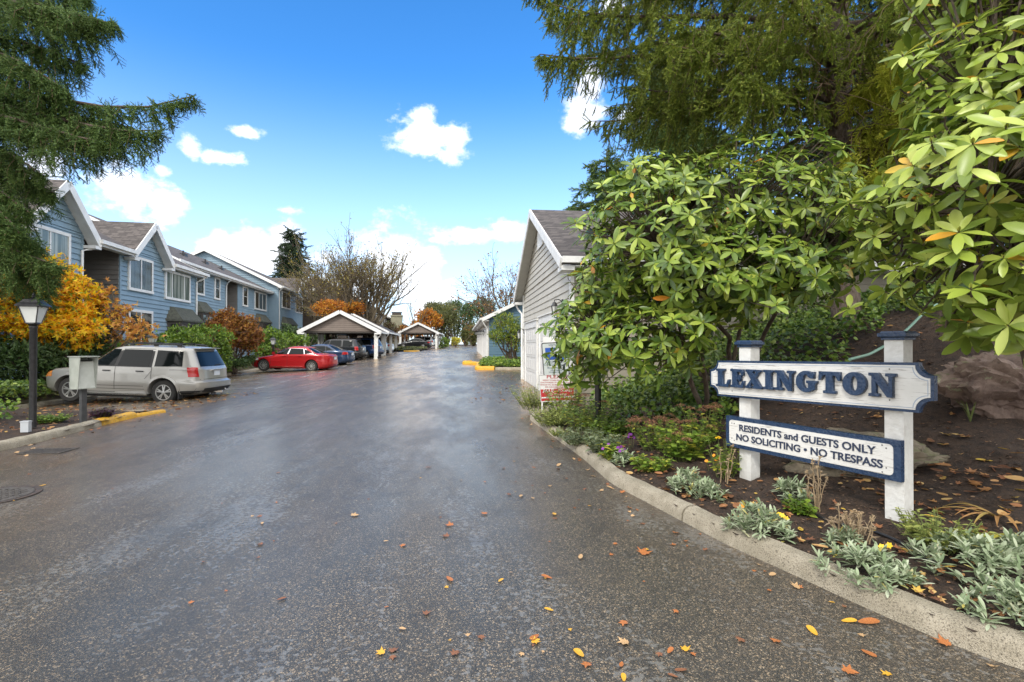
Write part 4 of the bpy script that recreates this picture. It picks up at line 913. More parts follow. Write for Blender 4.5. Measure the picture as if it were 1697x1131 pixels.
# ================= entrance sign =================
M_navy = mat('navy_sign_paint', (.009, .028, .072), .28, (.013, .037, .09), 12, bump=.3, bscale=40, fine=(55, (.08, .12, .18), .22))
def woodwhite():
    m = bpy.data.materials.new('weathered_white_wood'); m.use_nodes = True; m.node_tree.nodes.clear(); t = NT(m.node_tree)
    o = t.node('ShaderNodeTexCoord').outputs['Object']; g = t.noise(t.scaled(o, (3, 3, 70)), 2.0, 5, .7); g2 = t.noise(o, 5, 3, .6)
    c = t.mix(t.sstep(g, .56, .64), (.64, .635, .61), (.28, .26, .24)); c = t.mix(t.m('MULTIPLY', t.sstep(g2, .5, .7), .25), c, (.50, .49, .45))
    p = t.node('ShaderNodeBsdfPrincipled', i_Base_Color=c, i_Roughness=.55)
    b = t.node('ShaderNodeBump', i_Strength=.5, i_Distance=.003, i_Height=g); t.l.new(b.outputs[0], p.inputs['Normal'])
    t.node('ShaderNodeOutputMaterial', i_Surface=p.outputs[0]); return m
M_ww = woodwhite()
SG = at(1488, 870, 4.2); SA = math.atan2(-.891, .454)
t = thing('entrance_sign', 'white and navy wooden entrance sign on two white posts, reading LEXINGTON', 'sign', (3.17, 4.2, .1), SA)
M_post = mat('white_post_paint', (.66, .66, .635), .55, (.57, .56, .53), 7, bump=.4, bscale=25)
for x, zb_, zt in ((0, -.12, 1.54), (-1.41, -.1, 1.475)):
    b = MB(); b.box(x-.07, x+.07, -.07, .07, zb_, zt); pp = b.build('post', M_post, t)
    b = MB(); V = []
    lv = [(.085, zt+.0005), (.085, zt+.018), (.105, zt+.03), (.105, zt+.055), (.09, zt+.06), (.085, zt+.072), (.0, zt+.075)]
    V = [(x+a*s_, c*s_, z) for s_, z in lv for a, c in ((1, 1), (-1, 1), (-1, -1), (1, -1))]
    b.add(V, [(i*4+j, i*4+(j+1) % 4, (i+1)*4+(j+1) % 4, (i+1)*4+j) for i in range(6) for j in range(4)]+[(3, 2, 1, 0)]); b.build('post_cap', M_navy, pp)
def notched(x0, x1, z0, z1, r, ins=0, n=8):
    P = []; x0 += ins; x1 -= ins; z0 += ins; z1 -= ins; r2 = r
    for cx_, cz_, a0 in ((x0, z0, pi/2), (x1, z0, pi), (x1, z1, 1.5*pi), (x0, z1, 0)):
        for i in range(n+1):
            a = a0-(pi/2)*i/n; P.append((cx_+r2*cos(a), cz_+r2*sin(a)))
    return P
def ngon(b, poly, y0, y1):
    n = len(poly); from mathutils.geometry import tessellate_polygon
    tri = tessellate_polygon([[Vector((u, z, 0)) for u, z in poly]])
    V = [(u, y0, z) for u, z in poly]+[(u, y1, z) for u, z in poly]
    b.add(V, [tuple(a) for a in tri]+[tuple(n+i for i in a[::-1]) for a in tri]+[(i, (i+1) % n, n+(i+1) % n, n+i) for i in range(n)])
Z0, Z1 = .955, 1.345
def tiltb(x, y, z): return (x, y, z+.012*(x+.76)*1.6)
b = MB(); ngon(b, notched(-1.82, .30, Z0, Z1, .10), -.125, -.072); b.xf(tiltb); ub = b.build('name_board', M_navy, t)
b = MB(); ngon(b, notched(-1.82, .30, Z0, Z1, .10, .022), -.131, -.1251); b.xf(tiltb); b.build('board_face', M_ww, ub)
b = MB(); P = notched(-1.82, .30, Z0, Z1, .10, .034); Q = notched(-1.82, .30, Z0, Z1, .10, .039); n = len(P)
V = [(u, -.1325, z) for u, z in P]+[(u, -.1325, z) for u, z in Q]; b.add(V, [(i, (i+1) % n, n+(i+1) % n, n+i) for i in range(n)]); b.xf(tiltb); b.build('pinstripe', mat('pinstripe', (.30, .36, .45), .5), ub)
# letters: fat slab capitals drawn as outlines in a unit box (height 1)
def LT(): 
    s = .13; L = {}
    L['L'] = [[(0, 0), (.84, 0), (.88, .42), (.80, .42), (.70, .17), (.52, .14), (.44, .14), (.44, .86), (.56, .88), (.56, 1), (0, 1), (0, .88), (.12, .86), (.12, .14), (0, .12)]]
    L['E'] = [[(0, 0), (.82, 0), (.86, .38), (.78, .38), (.68, .15), (.44, .14), (.44, .45), (.52, .45), (.58, .34), (.66, .34), (.66, .70), (.58, .70), (.52, .58), (.44, .58), (.44, .86), (.64, .86), (.74, .66), (.82, .66), (.80, 1), (0, 1), (0, .88), (.12, .86), (.12, .14), (0, .12)]]
    L['X'] = [[(0, 0), (.34, 0), (.34, .12), (.28, .13), (.41, .33), (.54, .13), (.47, .12), (.47, 0), (1, 0), (1, .12), (.92, .14), (.64, .55), (.84, .86), (.94, .88), (.94, 1), (.60, 1), (.60, .88), (.66, .86), (.55, .69), (.44, .86), (.50, .88), (.50, 1), (.02, 1), (.02, .88), (.10, .86), (.35, .47), (.10, .14), (0, .12)]]
    L['I'] = [[(0, 0), (.56, 0), (.56, .12), (.44, .14), (.44, .86), (.56, .88), (.56, 1), (0, 1), (0, .88), (.12, .86), (.12, .14), (0, .12)]]
    L['N'] = [[(0, 0), (.42, 0), (.42, .12), (.29, .14), (.29, .62), (.72, 0), (.93, 0), (.93, .86), (1.04, .88), (1.04, 1), (.66, 1), (.66, .88), (.78, .86), (.78, .42), (.38, 1), (0, 1), (0, .88), (.12, .86), (.12, .14), (0, .12)]]
    L['T'] = [[(.22, 0), (.78, 0), (.78, .12), (.66, .14), (.66, .84), (.78, .82), (.90, .60), (1.0, .60), (.98, 1), (.02, 1), (0, .60), (.10, .60), (.22, .82), (.34, .84), (.34, .14), (.22, .12)]]
    el = lambda cx, cz, rx, rz, n=28, p=1: [(cx+rx*cos(2*pi*i/n), cz+rz*sin(2*pi*i/n)) for i in range(n)]
    L['O'] = [el(.5, .5, .5, .515), el(.5, .5, .14, .33)]
    arc = [(.5+.5*cos(a), .5+.515*sin(a)) for a in np.linspace(RAD(48), RAD(310), 22)]
    inner = [(.5+.16*cos(a), .5+.34*sin(a)) for a in np.linspace(RAD(300), RAD(60), 14)]
    L['G'] = [arc+[(.96, .14), (.96, .42), (1.02, .44), (1.02, .55), (.52, .55), (.52, .44), (.62, .42), (.62, .22)]+inner+[(.62, .72), (.74, .66), (.88, .66), (.90, .98), (.82, .98), (.80, .90)]]
    return L
LET = LT(); word = 'LEXINGTON'; wid = {k: max(p[0] for p in v[0]) for k, v in LET.items()}
tot = sum(wid[c] for c in word)+.10*8; span = 1.76; hh = .193; sc = span/tot; x = -1.70
for c in word:
    cu = bpy.data.curves.new('letter', 'CURVE'); cu.dimensions = '2D'; cu.fill_mode = 'BOTH'; cu.extrude = .018; cu.bevel_depth = .0025; cu.bevel_resolution = 1; cu.offset = -.002
    for poly in LET[c]:
        sp = cu.splines.new('POLY'); sp.points.add(len(poly)-1); sp.use_cyclic_u = True
        for q, (u, z) in zip(sp.points, poly): q.co = (u*sc, z*hh, 0, 1)
    o = bpy.data.objects.new('letter', cu); C.objects.link(o); dg = bpy.context.evaluated_depsgraph_get(); dg.update()
    me = bpy.data.meshes.new_from_object(o.evaluated_get(dg)); bpy.data.objects.remove(o); me.materials.clear(); me.materials.append(M_navy)
    o = bpy.data.objects.new('letter', me); C.objects.link(o); o.parent = ub; o.rotation_euler = (pi/2, 0, 0); o.location = (x, -.131-.0205, 1.062+.0192*(x+.95)); x += (wid[c]+.10)*sc
z0, z1 = .405, .735
b = MB(); ngon(b, [(-1.61, z0), (.075, z0), (.075, z1), (-1.61, z1)], -.122, -.072); lb = b.build('notice_board', M_navy, t)
def rrect(x0, x1, z0, z1, r, n=5):
    P = []
    for cx_, cz_, a0 in ((x1-r, z1-r, 0), (x0+r, z1-r, pi/2), (x0+r, z0+r, pi), (x1-r, z0+r, 1.5*pi)):
        for i in range(n+1): a = a0+pi/2*i/n; P.append((cx_+r*cos(a), cz_+r*sin(a)))
    return P
b = MB(); ngon(b, rrect(-1.565, .02, z0+.04, z1-.04, .035), -.1255, -.1221); b.build('board_face', M_ww, lb)
M_lt = mat('letter_paint', (.018, .030, .065), .5)
text('RESIDENTS and GUESTS ONLY', .094, M_lt, 'lettering', lb, (-.775, -.129, .622), off=.0018, ext=.003, sx=1.06)
text('NO SOLICITING \u2022 NO TRESPASS', .094, M_lt, 'lettering', lb, (-.765, -.129, .520), off=.0018, ext=.003, sx=1.06)
b = MB()
for x_, zs_ in ((-1.5, (.66, .48)), (-1.53, (.50, .66)), (-.03, (.66, .50)), (-.06, (.68, .46)), (-1.52, (1.02, 1.26)), (.0, (1.04, 1.29))):
    for z_ in zs_: y_ = -.1256 if z_ < .8 else -.1312; b.lathe([(.006, y_), (.006, y_-.0015)], (x_, 0, z_+(.019*(x_+.76) if z_ > .8 else 0)), 8, axis=1)
b.build('nail_heads', M_black, t)
# ================= notice signs by the garage =================
M_sw = mat('sign_white', (.66, .66, .64), .45); M_sb = mat('sign_blue', (.01, .075, .36), .4); M_sr = mat('sign_red', (.42, .012, .02), .4); M_sg = mat('sign_grey', (.48, .52, .50), .4); M_st = mat('sign_text', (.12, .16, .2), .5); M_srt = mat('sign_redtext', (.35, .03, .04), .5)
Yb = 11.75; p = at(919, 595, Yb); t = thing('garage_notice', 'blue and grey notice plate on a white post beside the garage door', 'sign', (p[0]+.02, Yb, zbed(np.array([1.0]), np.array([11.6]))[0] if False else .15), RAD(-4))
zc = p[2]-.15; w2, h2 = .30, .38
b = MB(); b.box(-.29, .33, .012, .04, zc-.75, zc+.5); b.build('backing_board', M_trim, t)
tl = RAD(-4)
def tilted(bb): bb.xf(lambda x, y, z: (x*cos(tl)-(z-zc)*sin(tl)*-1*-1 if False else x+(z-zc)*-.07, y, z+x*.05)); return bb
b = MB(); ngon(b, rrect(-w2, w2, zc-h2, zc+h2, .04), -.006, 0); tilted(b); pl = b.build('plate', M_black, t)
b = MB(); ngon(b, rrect(-w2+.022, w2-.022, zc-h2+.022, zc+h2-.022, .03), -.008, -.0061); tilted(b); b.build('plate_face', M_sg, pl)
b = MB(); ngon(b, [(-.22, zc-.02), (-.22, zc+.26), (.22, zc+.26), (.22, zc-.02)], -.0095, -.0081); tilted(b); b.build('emblem_field', M_sb, pl)
b = MB(); ngon(b, [(-.19, zc+.13), (.21, zc+.01), (.10, zc+.20), (.12, zc+.26)], -.011, -.0096); tilted(b); b.build('emblem_arrow', M_sg, pl)
for s_, sz, zz in (('VISITORS', .07, .31), ('LEXINGTON', .075, -.07), ('CONDOMINIUMS', .07, -.135), ('BLOCK WATCH', .055, -.21), ('NEIGHBORS', .05, -.265), ('WE REPORT ACTIVITY', .035, -.31)):
    text(s_, sz, M_st, 'lettering', pl, (-zz*.07+0, -.0105, zc+zz), ext=.001, off=.001)
Yr = 11.35; p = at(923, 643, Yr); t = thing('towing_notice', 'red and white parking notice sign in front of the garage, below the blue notice', 'sign', (p[0], Yr, .15), RAD(-4)); zc = p[2]-.15
w2, h2 = .385, .30
b = MB(); b.box(-w2, w2, -.01, 0, zc-h2, zc+h2); tilted(b); pl = b.build('plate', M_sw, t)
b = MB(); b.box(-w2+.02, w2-.02, -.0125, -.0101, zc-h2+.02, zc-.02); tilted(b); b.build('red_field', M_sr, pl)
b = MB(); b.box(-w2+.03, w2-.03, -.0145, -.0126, zc-.22, zc-.19); tilted(b); b.build('white_band', M_sw, pl)
b = MB()
for (x0, x1, z0_, z1_) in ((-w2+.005, w2-.005, h2-.014, h2-.008), (-w2+.005, -w2+.01, -h2, h2-.014), (w2-.01, w2-.005, -h2, h2-.014)): b.box(x0, x1, -.012, -.0101, zc+z0_, zc+z1_)
tilted(b); b.build('border', M_black, pl)
text('PLEASE', .10, M_srt, 'lettering', pl, (-.0, -.012, zc+.24), ext=.001, off=.002, sx=1.5)
for i, s_ in enumerate(('RESPECT OTHERS PROPERTY RIGHTS', 'UNAUTHORIZED OR IMPROPERLY PARKED', 'VEHICLES WILL BE IMPOUNDED AT OWNER', 'RISK AND EXPENSE PER R.C.W.')): text(s_, .038, M_srt, 'lettering', pl, (0, -.012, zc+.165-.05*i), ext=.001, off=.0006)
text('MAR', .12, M_sw, 'lettering', pl, (-.20, -.0138, zc-.075), ext=.001, off=.0015, shear=.25); text('TOWING', .075, M_sw, 'lettering', pl, (.17, -.0138, zc-.065), ext=.001, off=.001, shear=.25)
text('425-392-6000', .072, M_sw, 'lettering', pl, (0, -.0138, zc-.15), ext=.001, off=.0005)
for x_ in (-.33, .33): b = MB(); b.box(x_-.015, x_+.015, .001, .02, -.1, zc+h2-.05); b.build('stake', M_trim, t)
# ================= vegetation =================
def branchy(b, P, R, n=7): b.tube(P, R, n)
def curve(p0, p1, sag=0, wig=.05, n=6, rnd=random):
    p0 = np.array(p0, float); p1 = np.array(p1, float); L = np.linalg.norm(p1-p0); out = []
    for i in range(n+1):
        t = i/n; q = p0+(p1-p0)*t; q[2] -= sag*4*t*(1-t)
        if 0 < i < n: q += np.array([rnd.uniform(-1, 1) for _ in range(3)])*wig*L
        out.append(q)
    return out
# ---- rhododendrons ----
def whorl(n, L, W, pitch0=-.15, pitch1=.5, bud=True):
    lt = leafR(1, W, .05, .16); VV = []; FF = []; base = 0
    for i in range(n):
        a = 2*pi*i/n+RNG.uniform(-.25, .25); pt = RNG.uniform(pitch0, pitch1); l = L*RNG.uniform(.62, 1.12)
        X = np.array([cos(a)*cos(pt), sin(a)*cos(pt), sin(pt)]); Zv = np.array([-cos(a)*sin(pt), -sin(a)*sin(pt), cos(pt)]); Zv = Zv+np.array([-sin(a), cos(a), 0])*RNG.uniform(-.35, .35)
        V, F = bake(lt, np.array([[.012*cos(a), .012*sin(a), RNG.uniform(-.03, .01)]]), X[None], Zv[None], l); VV.append(V); FF.append(F+base); base += len(V)
    return np.concatenate(VV), np.concatenate(FF)
M_rh = leafmat('rhododendron_leaf', [(0, (.045, .09, .015)), (.3, (.11, .18, .024)), (.55, (.185, .27, .034)), (.8, (.28, .37, .05)), (.985, (.38, .46, .08)), (.99, (.50, .36, .03)), (1, (.55, .20, .02))], .33, .2, .5)
M_rh2 = leafmat('pale_rhododendron_leaf', [(0, (.09, .14, .02)), (.3, (.19, .26, .035)), (.55, (.30, .39, .055)), (.8, (.41, .49, .08)), (.96, (.50, .56, .13)), (.98, (.60, .40, .03)), (1, (.62, .25, .02))], .34, .25, .5)
M_rhbud = mat('yellow_green_bud', (.38, .42, .08), .5)
def rhodo(name, label, blobs, n, leaf, stems, mt, big=(), nl=(7, 10)):
    r0 = np.array(stems[0][0]); t = thing(name, label, 'shrub', r0)
    P, N = blobpts(blobs, n, .74, .2)
    # thin out: reject points too close to each other
    keep = []; cell = {}; dmin = leaf*.69
    for i in range(len(P)):
        k = tuple((P[i]/dmin).astype(int))
        if any(np.linalg.norm(P[i]-P[j]) < dmin for a in (-1, 0, 1) for b_ in (-1, 0, 1) for c in (-1, 0, 1) for j in cell.get((k[0]+a, k[1]+b_, k[2]+c), ())): continue
        cell.setdefault(k, []).append(i); keep.append(i)
    P = P[keep]; N = N[keep]
    if len(big): P = np.concatenate([P, np.array(big)]); N = np.concatenate([N, np.tile([[-.3, -.75, .55]], (len(big), 1))])
    A = nrm(N*.75+np.array([0, -.12, .55])+RNG.normal(size=N.shape)*.28); tm = [whorl(RNG.integers(*nl), 1, RNG.uniform(.30, .37), *[(-.25, .4), (-.5, .25), (-.1, .6)][i % 3]) for i in range(9)]
    L = []; ks = RNG.integers(0, len(tm), len(P)); S = leaf*RNG.uniform(.72, 1.15, len(P))
    for k in range(len(tm)):
        i = np.where(ks == k)[0]
        if len(i): L.append(bake(tm[k], P[i], np.cross(A[i], rnd_unit(len(i))), A[i], S[i]))
    V, F = merge(L); npmesh('leaves', V, F, mt, t, True, off=r0)
    bt = leafT(1, .42, .2, 0); bud = []
    for a in (0, 2.1, 4.2): v, f = bt; v2 = np.stack([v[:, 2]*.4, v[:, 1], v[:, 0]], 1); R_ = np.array([[cos(a), -sin(a), 0], [sin(a), cos(a), 0], [0, 0, 1]]); bud.append((v2@R_.T, f))
    V, F = merge([bake(merge(bud), P, np.cross(A, rnd_unit(len(P))), A, S*.26)]); npmesh('buds', V, F, M_rhbud, t, True, off=r0)
    # stems: main trunks to hubs, hubs to whorls
    b = MB(); hubs = []
    for s_ in stems:
        pts = [np.array(q, float) for q in s_]; Q = []
        for a, c in zip(pts[:-1], pts[1:]): Q += curve(a, c, 0, .035, 4)[:-1]
        Q.append(pts[-1]); r_ = np.linspace(.042, .014, len(Q)); b.tube(Q, r_, 8); hubs += Q[len(Q)//3:]
    H = np.array(hubs)
    for p, a in zip(P, A):
        d = np.linalg.norm(H-p, axis=1); j = d.argmin()
        if d[j] > 2.6: continue
        m = (H[j]+p)/2-a*.10*d[j]+RNG.normal(size=3)*.03; b.tube([H[j], m, p-a*.05, p+a*.015], [.010, .008, .006, .005], 4, cap=False)
    b.build('stems', M_bark, t, smooth=60, off=r0); return t
g1 = lambda px, py, Y: tuple(at(px, py, Y))
bl1 = [pxblob(1235, 350, 7.4, 165, 95, 1.2), pxblob(1100, 400, 7.2, 130, 105, 1.1), pxblob(1340, 400, 7.4, 105, 95, 1.0), pxblob(1190, 450, 6.7, 150, 80, .9),
       pxblob(1010, 545, 7.8, 92, 52, .8), pxblob(1080, 560, 7.0, 100, 55, .7), pxblob(1015, 480, 7.9, 66, 60, .7), pxblob(1300, 460, 6.6, 80, 40, .5), pxblob(965, 590, 8.2, 50, 45, .5), pxblob(1090, 300, 7.3, 60, 40, .5), pxblob(1395, 350, 7.3, 45, 50, .5)]
s1 = onbed(1165, 688); s2 = onbed(1225, 660); s3 = onbed(1190, 672)
rhodo('rhododendron', 'big spreading rhododendron with several bare stems, behind the left end of the entrance sign', bl1, 3600, .205,
      [[s1, g1(1140, 600, 7.4), g1(1120, 500, 7.3), g1(1090, 400, 7.2)], [s1+[.06, .1, 0], g1(1165, 560, 7.2), g1(1180, 470, 7), g1(1220, 350, 7.3)], [s3+[.1, .3, 0], g1(1215, 600, 7.6), g1(1230, 520, 7.4), g1(1330, 410, 7.4)],
       [s2, g1(1160, 620, 7.8), g1(1080, 590, 7.8), g1(990, 540, 7.8)], [s2, g1(1260, 570, 7.6), g1(1290, 500, 6.9), g1(1320, 460, 6.8)], [s2+[0, .2, 0], g1(1210, 560, 7.6), g1(1150, 480, 7.2), g1(1150, 350, 7.3)]],
      M_rh, big=[g1(1287, 506, 5.6), g1(1408, 512, 6.0), g1(1352, 415, 6.2), g1(1270, 480, 6.3), g1(1190, 468, 5.9), g1(1235, 395, 6.0), g1(1115, 530, 6.1), g1(1165, 535, 6.2), g1(1345, 430, 6.0), g1(1395, 450, 6.4)])
bl2 = [pxblob(1690, 120, 3.5, 130, 120, .7), pxblob(1640, 300, 3.2, 150, 110, .7), pxblob(1700, 430, 3.1, 140, 90, .6), pxblob(1520, 355, 3.6, 75, 60, .45), pxblob(1590, 455, 3.4, 90, 60, .45), pxblob(1490, 395, 3.7, 50, 50, .3), pxblob(1600, 190, 3.5, 55, 60, .4),
       (4.4, 3.6, 3.0, 1.2, 1.2, 1.2), (4.3, 3.8, 4.4, 1.2, 1.1, 1.0), pxblob(1680, 520, 3.2, 90, 45, .4), pxblob(1655, 20, 3.8, 70, 60, .5)]
sb = np.array((4.5, 4.3, zbed(np.array([4.5]), np.array([4.3]))[0] if hasattr(zbed(np.array([4.5, 4.5]), np.array([4.3, 4.3])), '__len__') else .3)) if False else np.array((4.6, 4.4, float(zbed(np.array([4.6, 4.6]), np.array([4.4, 4.4]))[0])-.05))
rhodo('rhododendron', 'tall pale green rhododendron reaching in from the right edge above the boulder', bl2, 2400, .175,
      [[sb, (4.4, 4.1, 1.6), g1(1700, 430, 3.4), g1(1640, 330, 3.3)], [sb+[.1, 0, 0], (4.6, 4.0, 2.0), (4.3, 3.7, 3.0), g1(1650, 180, 3.6)], [sb, (4.2, 4.2, 1.6), g1(1610, 440, 3.6), g1(1520, 360, 3.7)], [sb+[.1, 0, 0], (4.9, 4.0, 2.4), (4.7, 3.8, 4.0)]], M_rh2,
      big=[g1(1610, 480, 2.9), g1(1570, 530, 3.2), g1(1590, 385, 2.9), g1(1650, 300, 2.8), g1(1520, 335, 3.1)])
# ---- spruces ----
def twigT(L=.16, nn=26, w=.010, l=.026):
    """bottle-brush twig: along +x"""
    V = []; F = []
    ax = [(0, .004, 0), (0, -.004, 0), (L, 0, 0)]; V += ax; F.append((0, 1, 2)); V += [(0, 0, .004), (0, 0, -.004), (L, 0, 0)]; F.append((3, 4, 5))
    for i in range(nn):
        x = L*(.03+.97*i/nn); a = i*2.4+RNG.uniform(-.3, .3); d = np.array([.55, cos(a)*.85, sin(a)*.85]); d /= np.linalg.norm(d); s_ = np.cross(d, [1, 0, 0]); s_ /= np.linalg.norm(s_); ll = l*RNG.uniform(.8, 1.15)*(1-.3*i/nn)
        p = np.array([x, 0, 0]); k = len(V); V += [p+s_*w/2, p-s_*w/2, p+d*ll]; F.append((k, k+1, k+2))
    return np.array(V, float), np.array(F)
def sprayT(L=.34, side=7, **kw):
    """flat spray: a leader twig with alternating side twigs"""
    L_ = [twigT(L, int(26*L/.16), **kw)]
    for i in range(side):
        x = L*(.08+.78*i/side); sg = 1 if i % 2 else -1; l = L*(.62-.4*i/side); tw = twigT(l, int(24*l/.16), **kw); a = sg*RNG.uniform(.7, 1.0)
        X = np.array([[cos(a), sin(a), RNG.uniform(-.3, .1)]]); L_.append(bake(tw, np.array([[x, 0, 0]]), X, np.array([[0, 0, 1.]]), 1))
    return merge(L_)
M_sp = leafmat('spruce_needles', [(0, (.035, .075, .022)), (.4, (.07, .13, .032)), (.8, (.12, .19, .045)), (1, (.20, .26, .06))], .6, .15, .3, .35)
M_sp2 = leafmat('golden_spruce_needles', [(0, (.07, .115, .02)), (.4, (.15, .205, .03)), (.8, (.26, .31, .05)), (1, (.40, .41, .07))], .6, .2, .3, .35)
M_sp3 = leafmat('dark_spruce_needles', [(0, (.012, .026, .012)), (.5, (.024, .045, .018)), (1, (.045, .075, .028))], .65, .1, .3, .35)
def bez(P, t):
    P = [np.array(p, float) for p in P]; t = np.asarray(t)[:, None]
    return (1-t)**3*P[0]+3*(1-t)**2*t*P[1]+3*(1-t)*t**2*P[2]+t**3*P[3]
def limbs_tree(t, r0, limbs, mt, dens=1.0, hang=.9, twig=.0, sc=1.0, brown=0.0, seed=1, leafname='needles', tl=None):
    """limbs: list of 4-point beziers. Hanging branchlets with sprays along each."""
    rg = np.random.default_rng(seed); b = MB(); Ps = []; Xs = []; Zs = []; tw = MB()
    for P in limbs:
        L = np.linalg.norm(np.array(P[3])-np.array(P[0])); n = max(6, int(L*9*dens)); Q = bez(P, np.linspace(0, 1, 9)); b.tube(Q, np.linspace(.018+.011*L, .008, 9), 6)
        ts = np.linspace(.12, 1, n); pts = bez(P, ts); d = nrm(np.gradient(pts, axis=0))
        for i in range(n):
            fr = ts[i]; hl = hang*(.35+.65*sin(pi*min(1, fr*.95+.05)))*rg.uniform(.3, 1.45)*(.3 if fr > .92 else 1)
            for sg in (-1, 1, 0):
                if rg.random() < .24: continue
                sd_ = np.cross(d[i], [0, 0, 1.]); sd_ /= max(np.linalg.norm(sd_), 1e-6)
                d0 = nrm(sd_*sg*rg.uniform(.6, 1.0)+d[i]*rg.uniform(.3, .8)+np.array([0, 0, rg.uniform(-.2, .25)])); p = pts[i].copy(); ns = max(2, int(hl/.15)); step = hl/ns; prev = [p.copy()]
                for k in range(ns):
                    dd = nrm(d0*(1-.75*(k+1)/ns)+np.array([0, 0, -1.0])*(.25+.95*(k+1)/ns)+rg.normal(size=3)*.12)
                    if brown <= 0 or rg.random() > brown*(1-fr):
                        Ps.append(p.copy()); Xs.append(dd+rg.normal(size=3)*.15); Zs.append(nrm(np.array([0, 0, .6])+d[i]*.3+rg.normal(size=3)*.5))
                        if rg.random() < .5: Ps.append(p+dd*step*.5); Xs.append(nrm(dd*.5+rg.normal(size=3)*.6+d0*.5)); Zs.append(rg.normal(size=3))
                    p = p+dd*step; prev.append(p.copy())
                if rg.random() < .75: tw.tube(prev, np.linspace(.006, .0025, len(prev)), 3, cap=False)
    Ps, Xs, Zs = np.array(Ps), np.array(Xs), np.array(Zs); T = tl or [sprayT(.30, 6), sprayT(.26, 5), sprayT(.2, 4)]
    k = rg.integers(0, len(T), len(Ps)); L = [bake(T[j], Ps[k == j], Xs[k == j], Zs[k == j], sc*rg.uniform(.7, 1.15, (k == j).sum())) for j in range(len(T))]
    V, F = merge(L); print(leafname, len(Ps), len(F)); npmesh(leafname, V, F, mt, t, False, off=r0)
    b.build('limbs', M_bark, t, smooth=60, off=r0); tw.build('hanging_twigs', M_twig, t, off=r0)
LT_ = [sprayT(.30, 5, w=.013, l=.030), sprayT(.26, 3, w=.016, l=.036), twigT(.27, 60, .017, .040), twigT(.22, 50, .017, .040)]
def thinT(T, k): return (T[0], T[1][::k]) if False else T
# right spruce
r0 = np.array((6.15, 9.5, 1.8)); t = thing('spruce_tree', 'large spruce with a thick bare trunk and hanging golden green branches, filling the top right', 'tree', r0)
b = MB(); b.tube([(6.3, 9.5, 1.3), (6.22, 9.5, 2.0), (6.12, 9.5, 3.5), (6.1, 9.52, 6), (6.1, 9.55, 10), (6.1, 9.6, 15)], [.32, .25, .22, .20, .15, .04], 18); b.build('trunk', mat('spruce_bark', (.085, .062, .048), .95, (.16, .125, .10), 22, bump=1, bscale=30, stretch=(1, 1, .45)), t, smooth=70, off=r0)
lim = []; rg = np.random.default_rng(3)
def limb(o, az_, el_, L, droop, up=.25):
    d = np.array([sin(az_)*cos(el_), cos(az_)*cos(el_), sin(el_)]); o = np.array(o, float); e = o+d*L; return [o, o+d*L*.35+[0, 0, .12*L], o+d*L*.7+[0, 0, -droop*.6*L], e+[0, 0, (-droop+up*.4)*L]]
for i in range(30):
    z = 5.7+i*.17+rg.uniform(-.1, .1); a = i*2.39996+rg.uniform(-.2, .2); L = rg.uniform(3.6, 4.8)*(1-.35*(z-5.5)/7); lim.append(limb((6.1, 9.5, z), a, rg.uniform(-.02, .15), L, .12))
for (z, azd, L) in ((6.8, -92, 5.6), (7.4, -80, 5.6), (7.2, -100, 5.5), (8.2, -88, 5.8), (7.9, -108, 5.4), (6.3, -112, 4.3), (6.2, -75, 4.6), (8.6, -72, 5.5), (9.0, -98, 5.7), (5.9, -92, 3.8), (5.6, -125, 3.3), (5.5, -65, 3.4), (6.6, -135, 4.2), (7.0, -60, 4.4)): lim.append(limb((6.1, 9.5, z), RAD(azd), .06, L, .14))
limbs_tree(t, r0, lim, M_sp2, dens=.95, hang=1.15, brown=.6, seed=5, tl=LT_)
gl = []
for (z, azd, L) in ((4.9, 172, 2.6), (5.3, 155, 2.8), (5.7, 190, 2.9), (6.1, 165, 2.8), (4.4, -150, 1.9), (6.5, 145, 2.9), (4.7, 130, 2.2), (5.1, 180, 3.1), (5.9, 178, 3.2), (4.2, -165, 1.6)): gl.append(limb((6.1, 9.5, z), RAD(azd), .1, L, .12))
limbs_tree(t, r0, gl, leafmat('bright_golden_needles', [(0, (.22, .28, .03)), (.5, (.42, .46, .05)), (1, (.62, .58, .08))], .6, .3, .3, .3), dens=1.3, hang=.5, seed=9, leafname='golden_needles', tl=LT_)
b = MB()
for i in range(70):   # bare dead lower branches
    z = rg.uniform(4.4, 8.2); a = rg.uniform(0, 2*pi); L = rg.uniform(.8, 3.0); e = np.array((6.1+sin(a)*L, 9.5+cos(a)*L, z+rg.uniform(-.5, .3))); Q = curve((6.1, 9.5, z), e, -.05*L, .03, 5); b.tube(Q, np.linspace(.022, .004, 6), 5, cap=False)
    for k in range(7):
        q = np.array(Q[rg.integers(1, 6)]); e2 = q+rg.normal(size=3)*[.35, .35, .3]+[0, 0, -.15]; b.tube([q, (q+e2)/2+rg.normal(size=3)*.04, e2], [.006, .004, .002], 3, cap=False)
b.build('dead_branches', M_twig, t, off=r0)
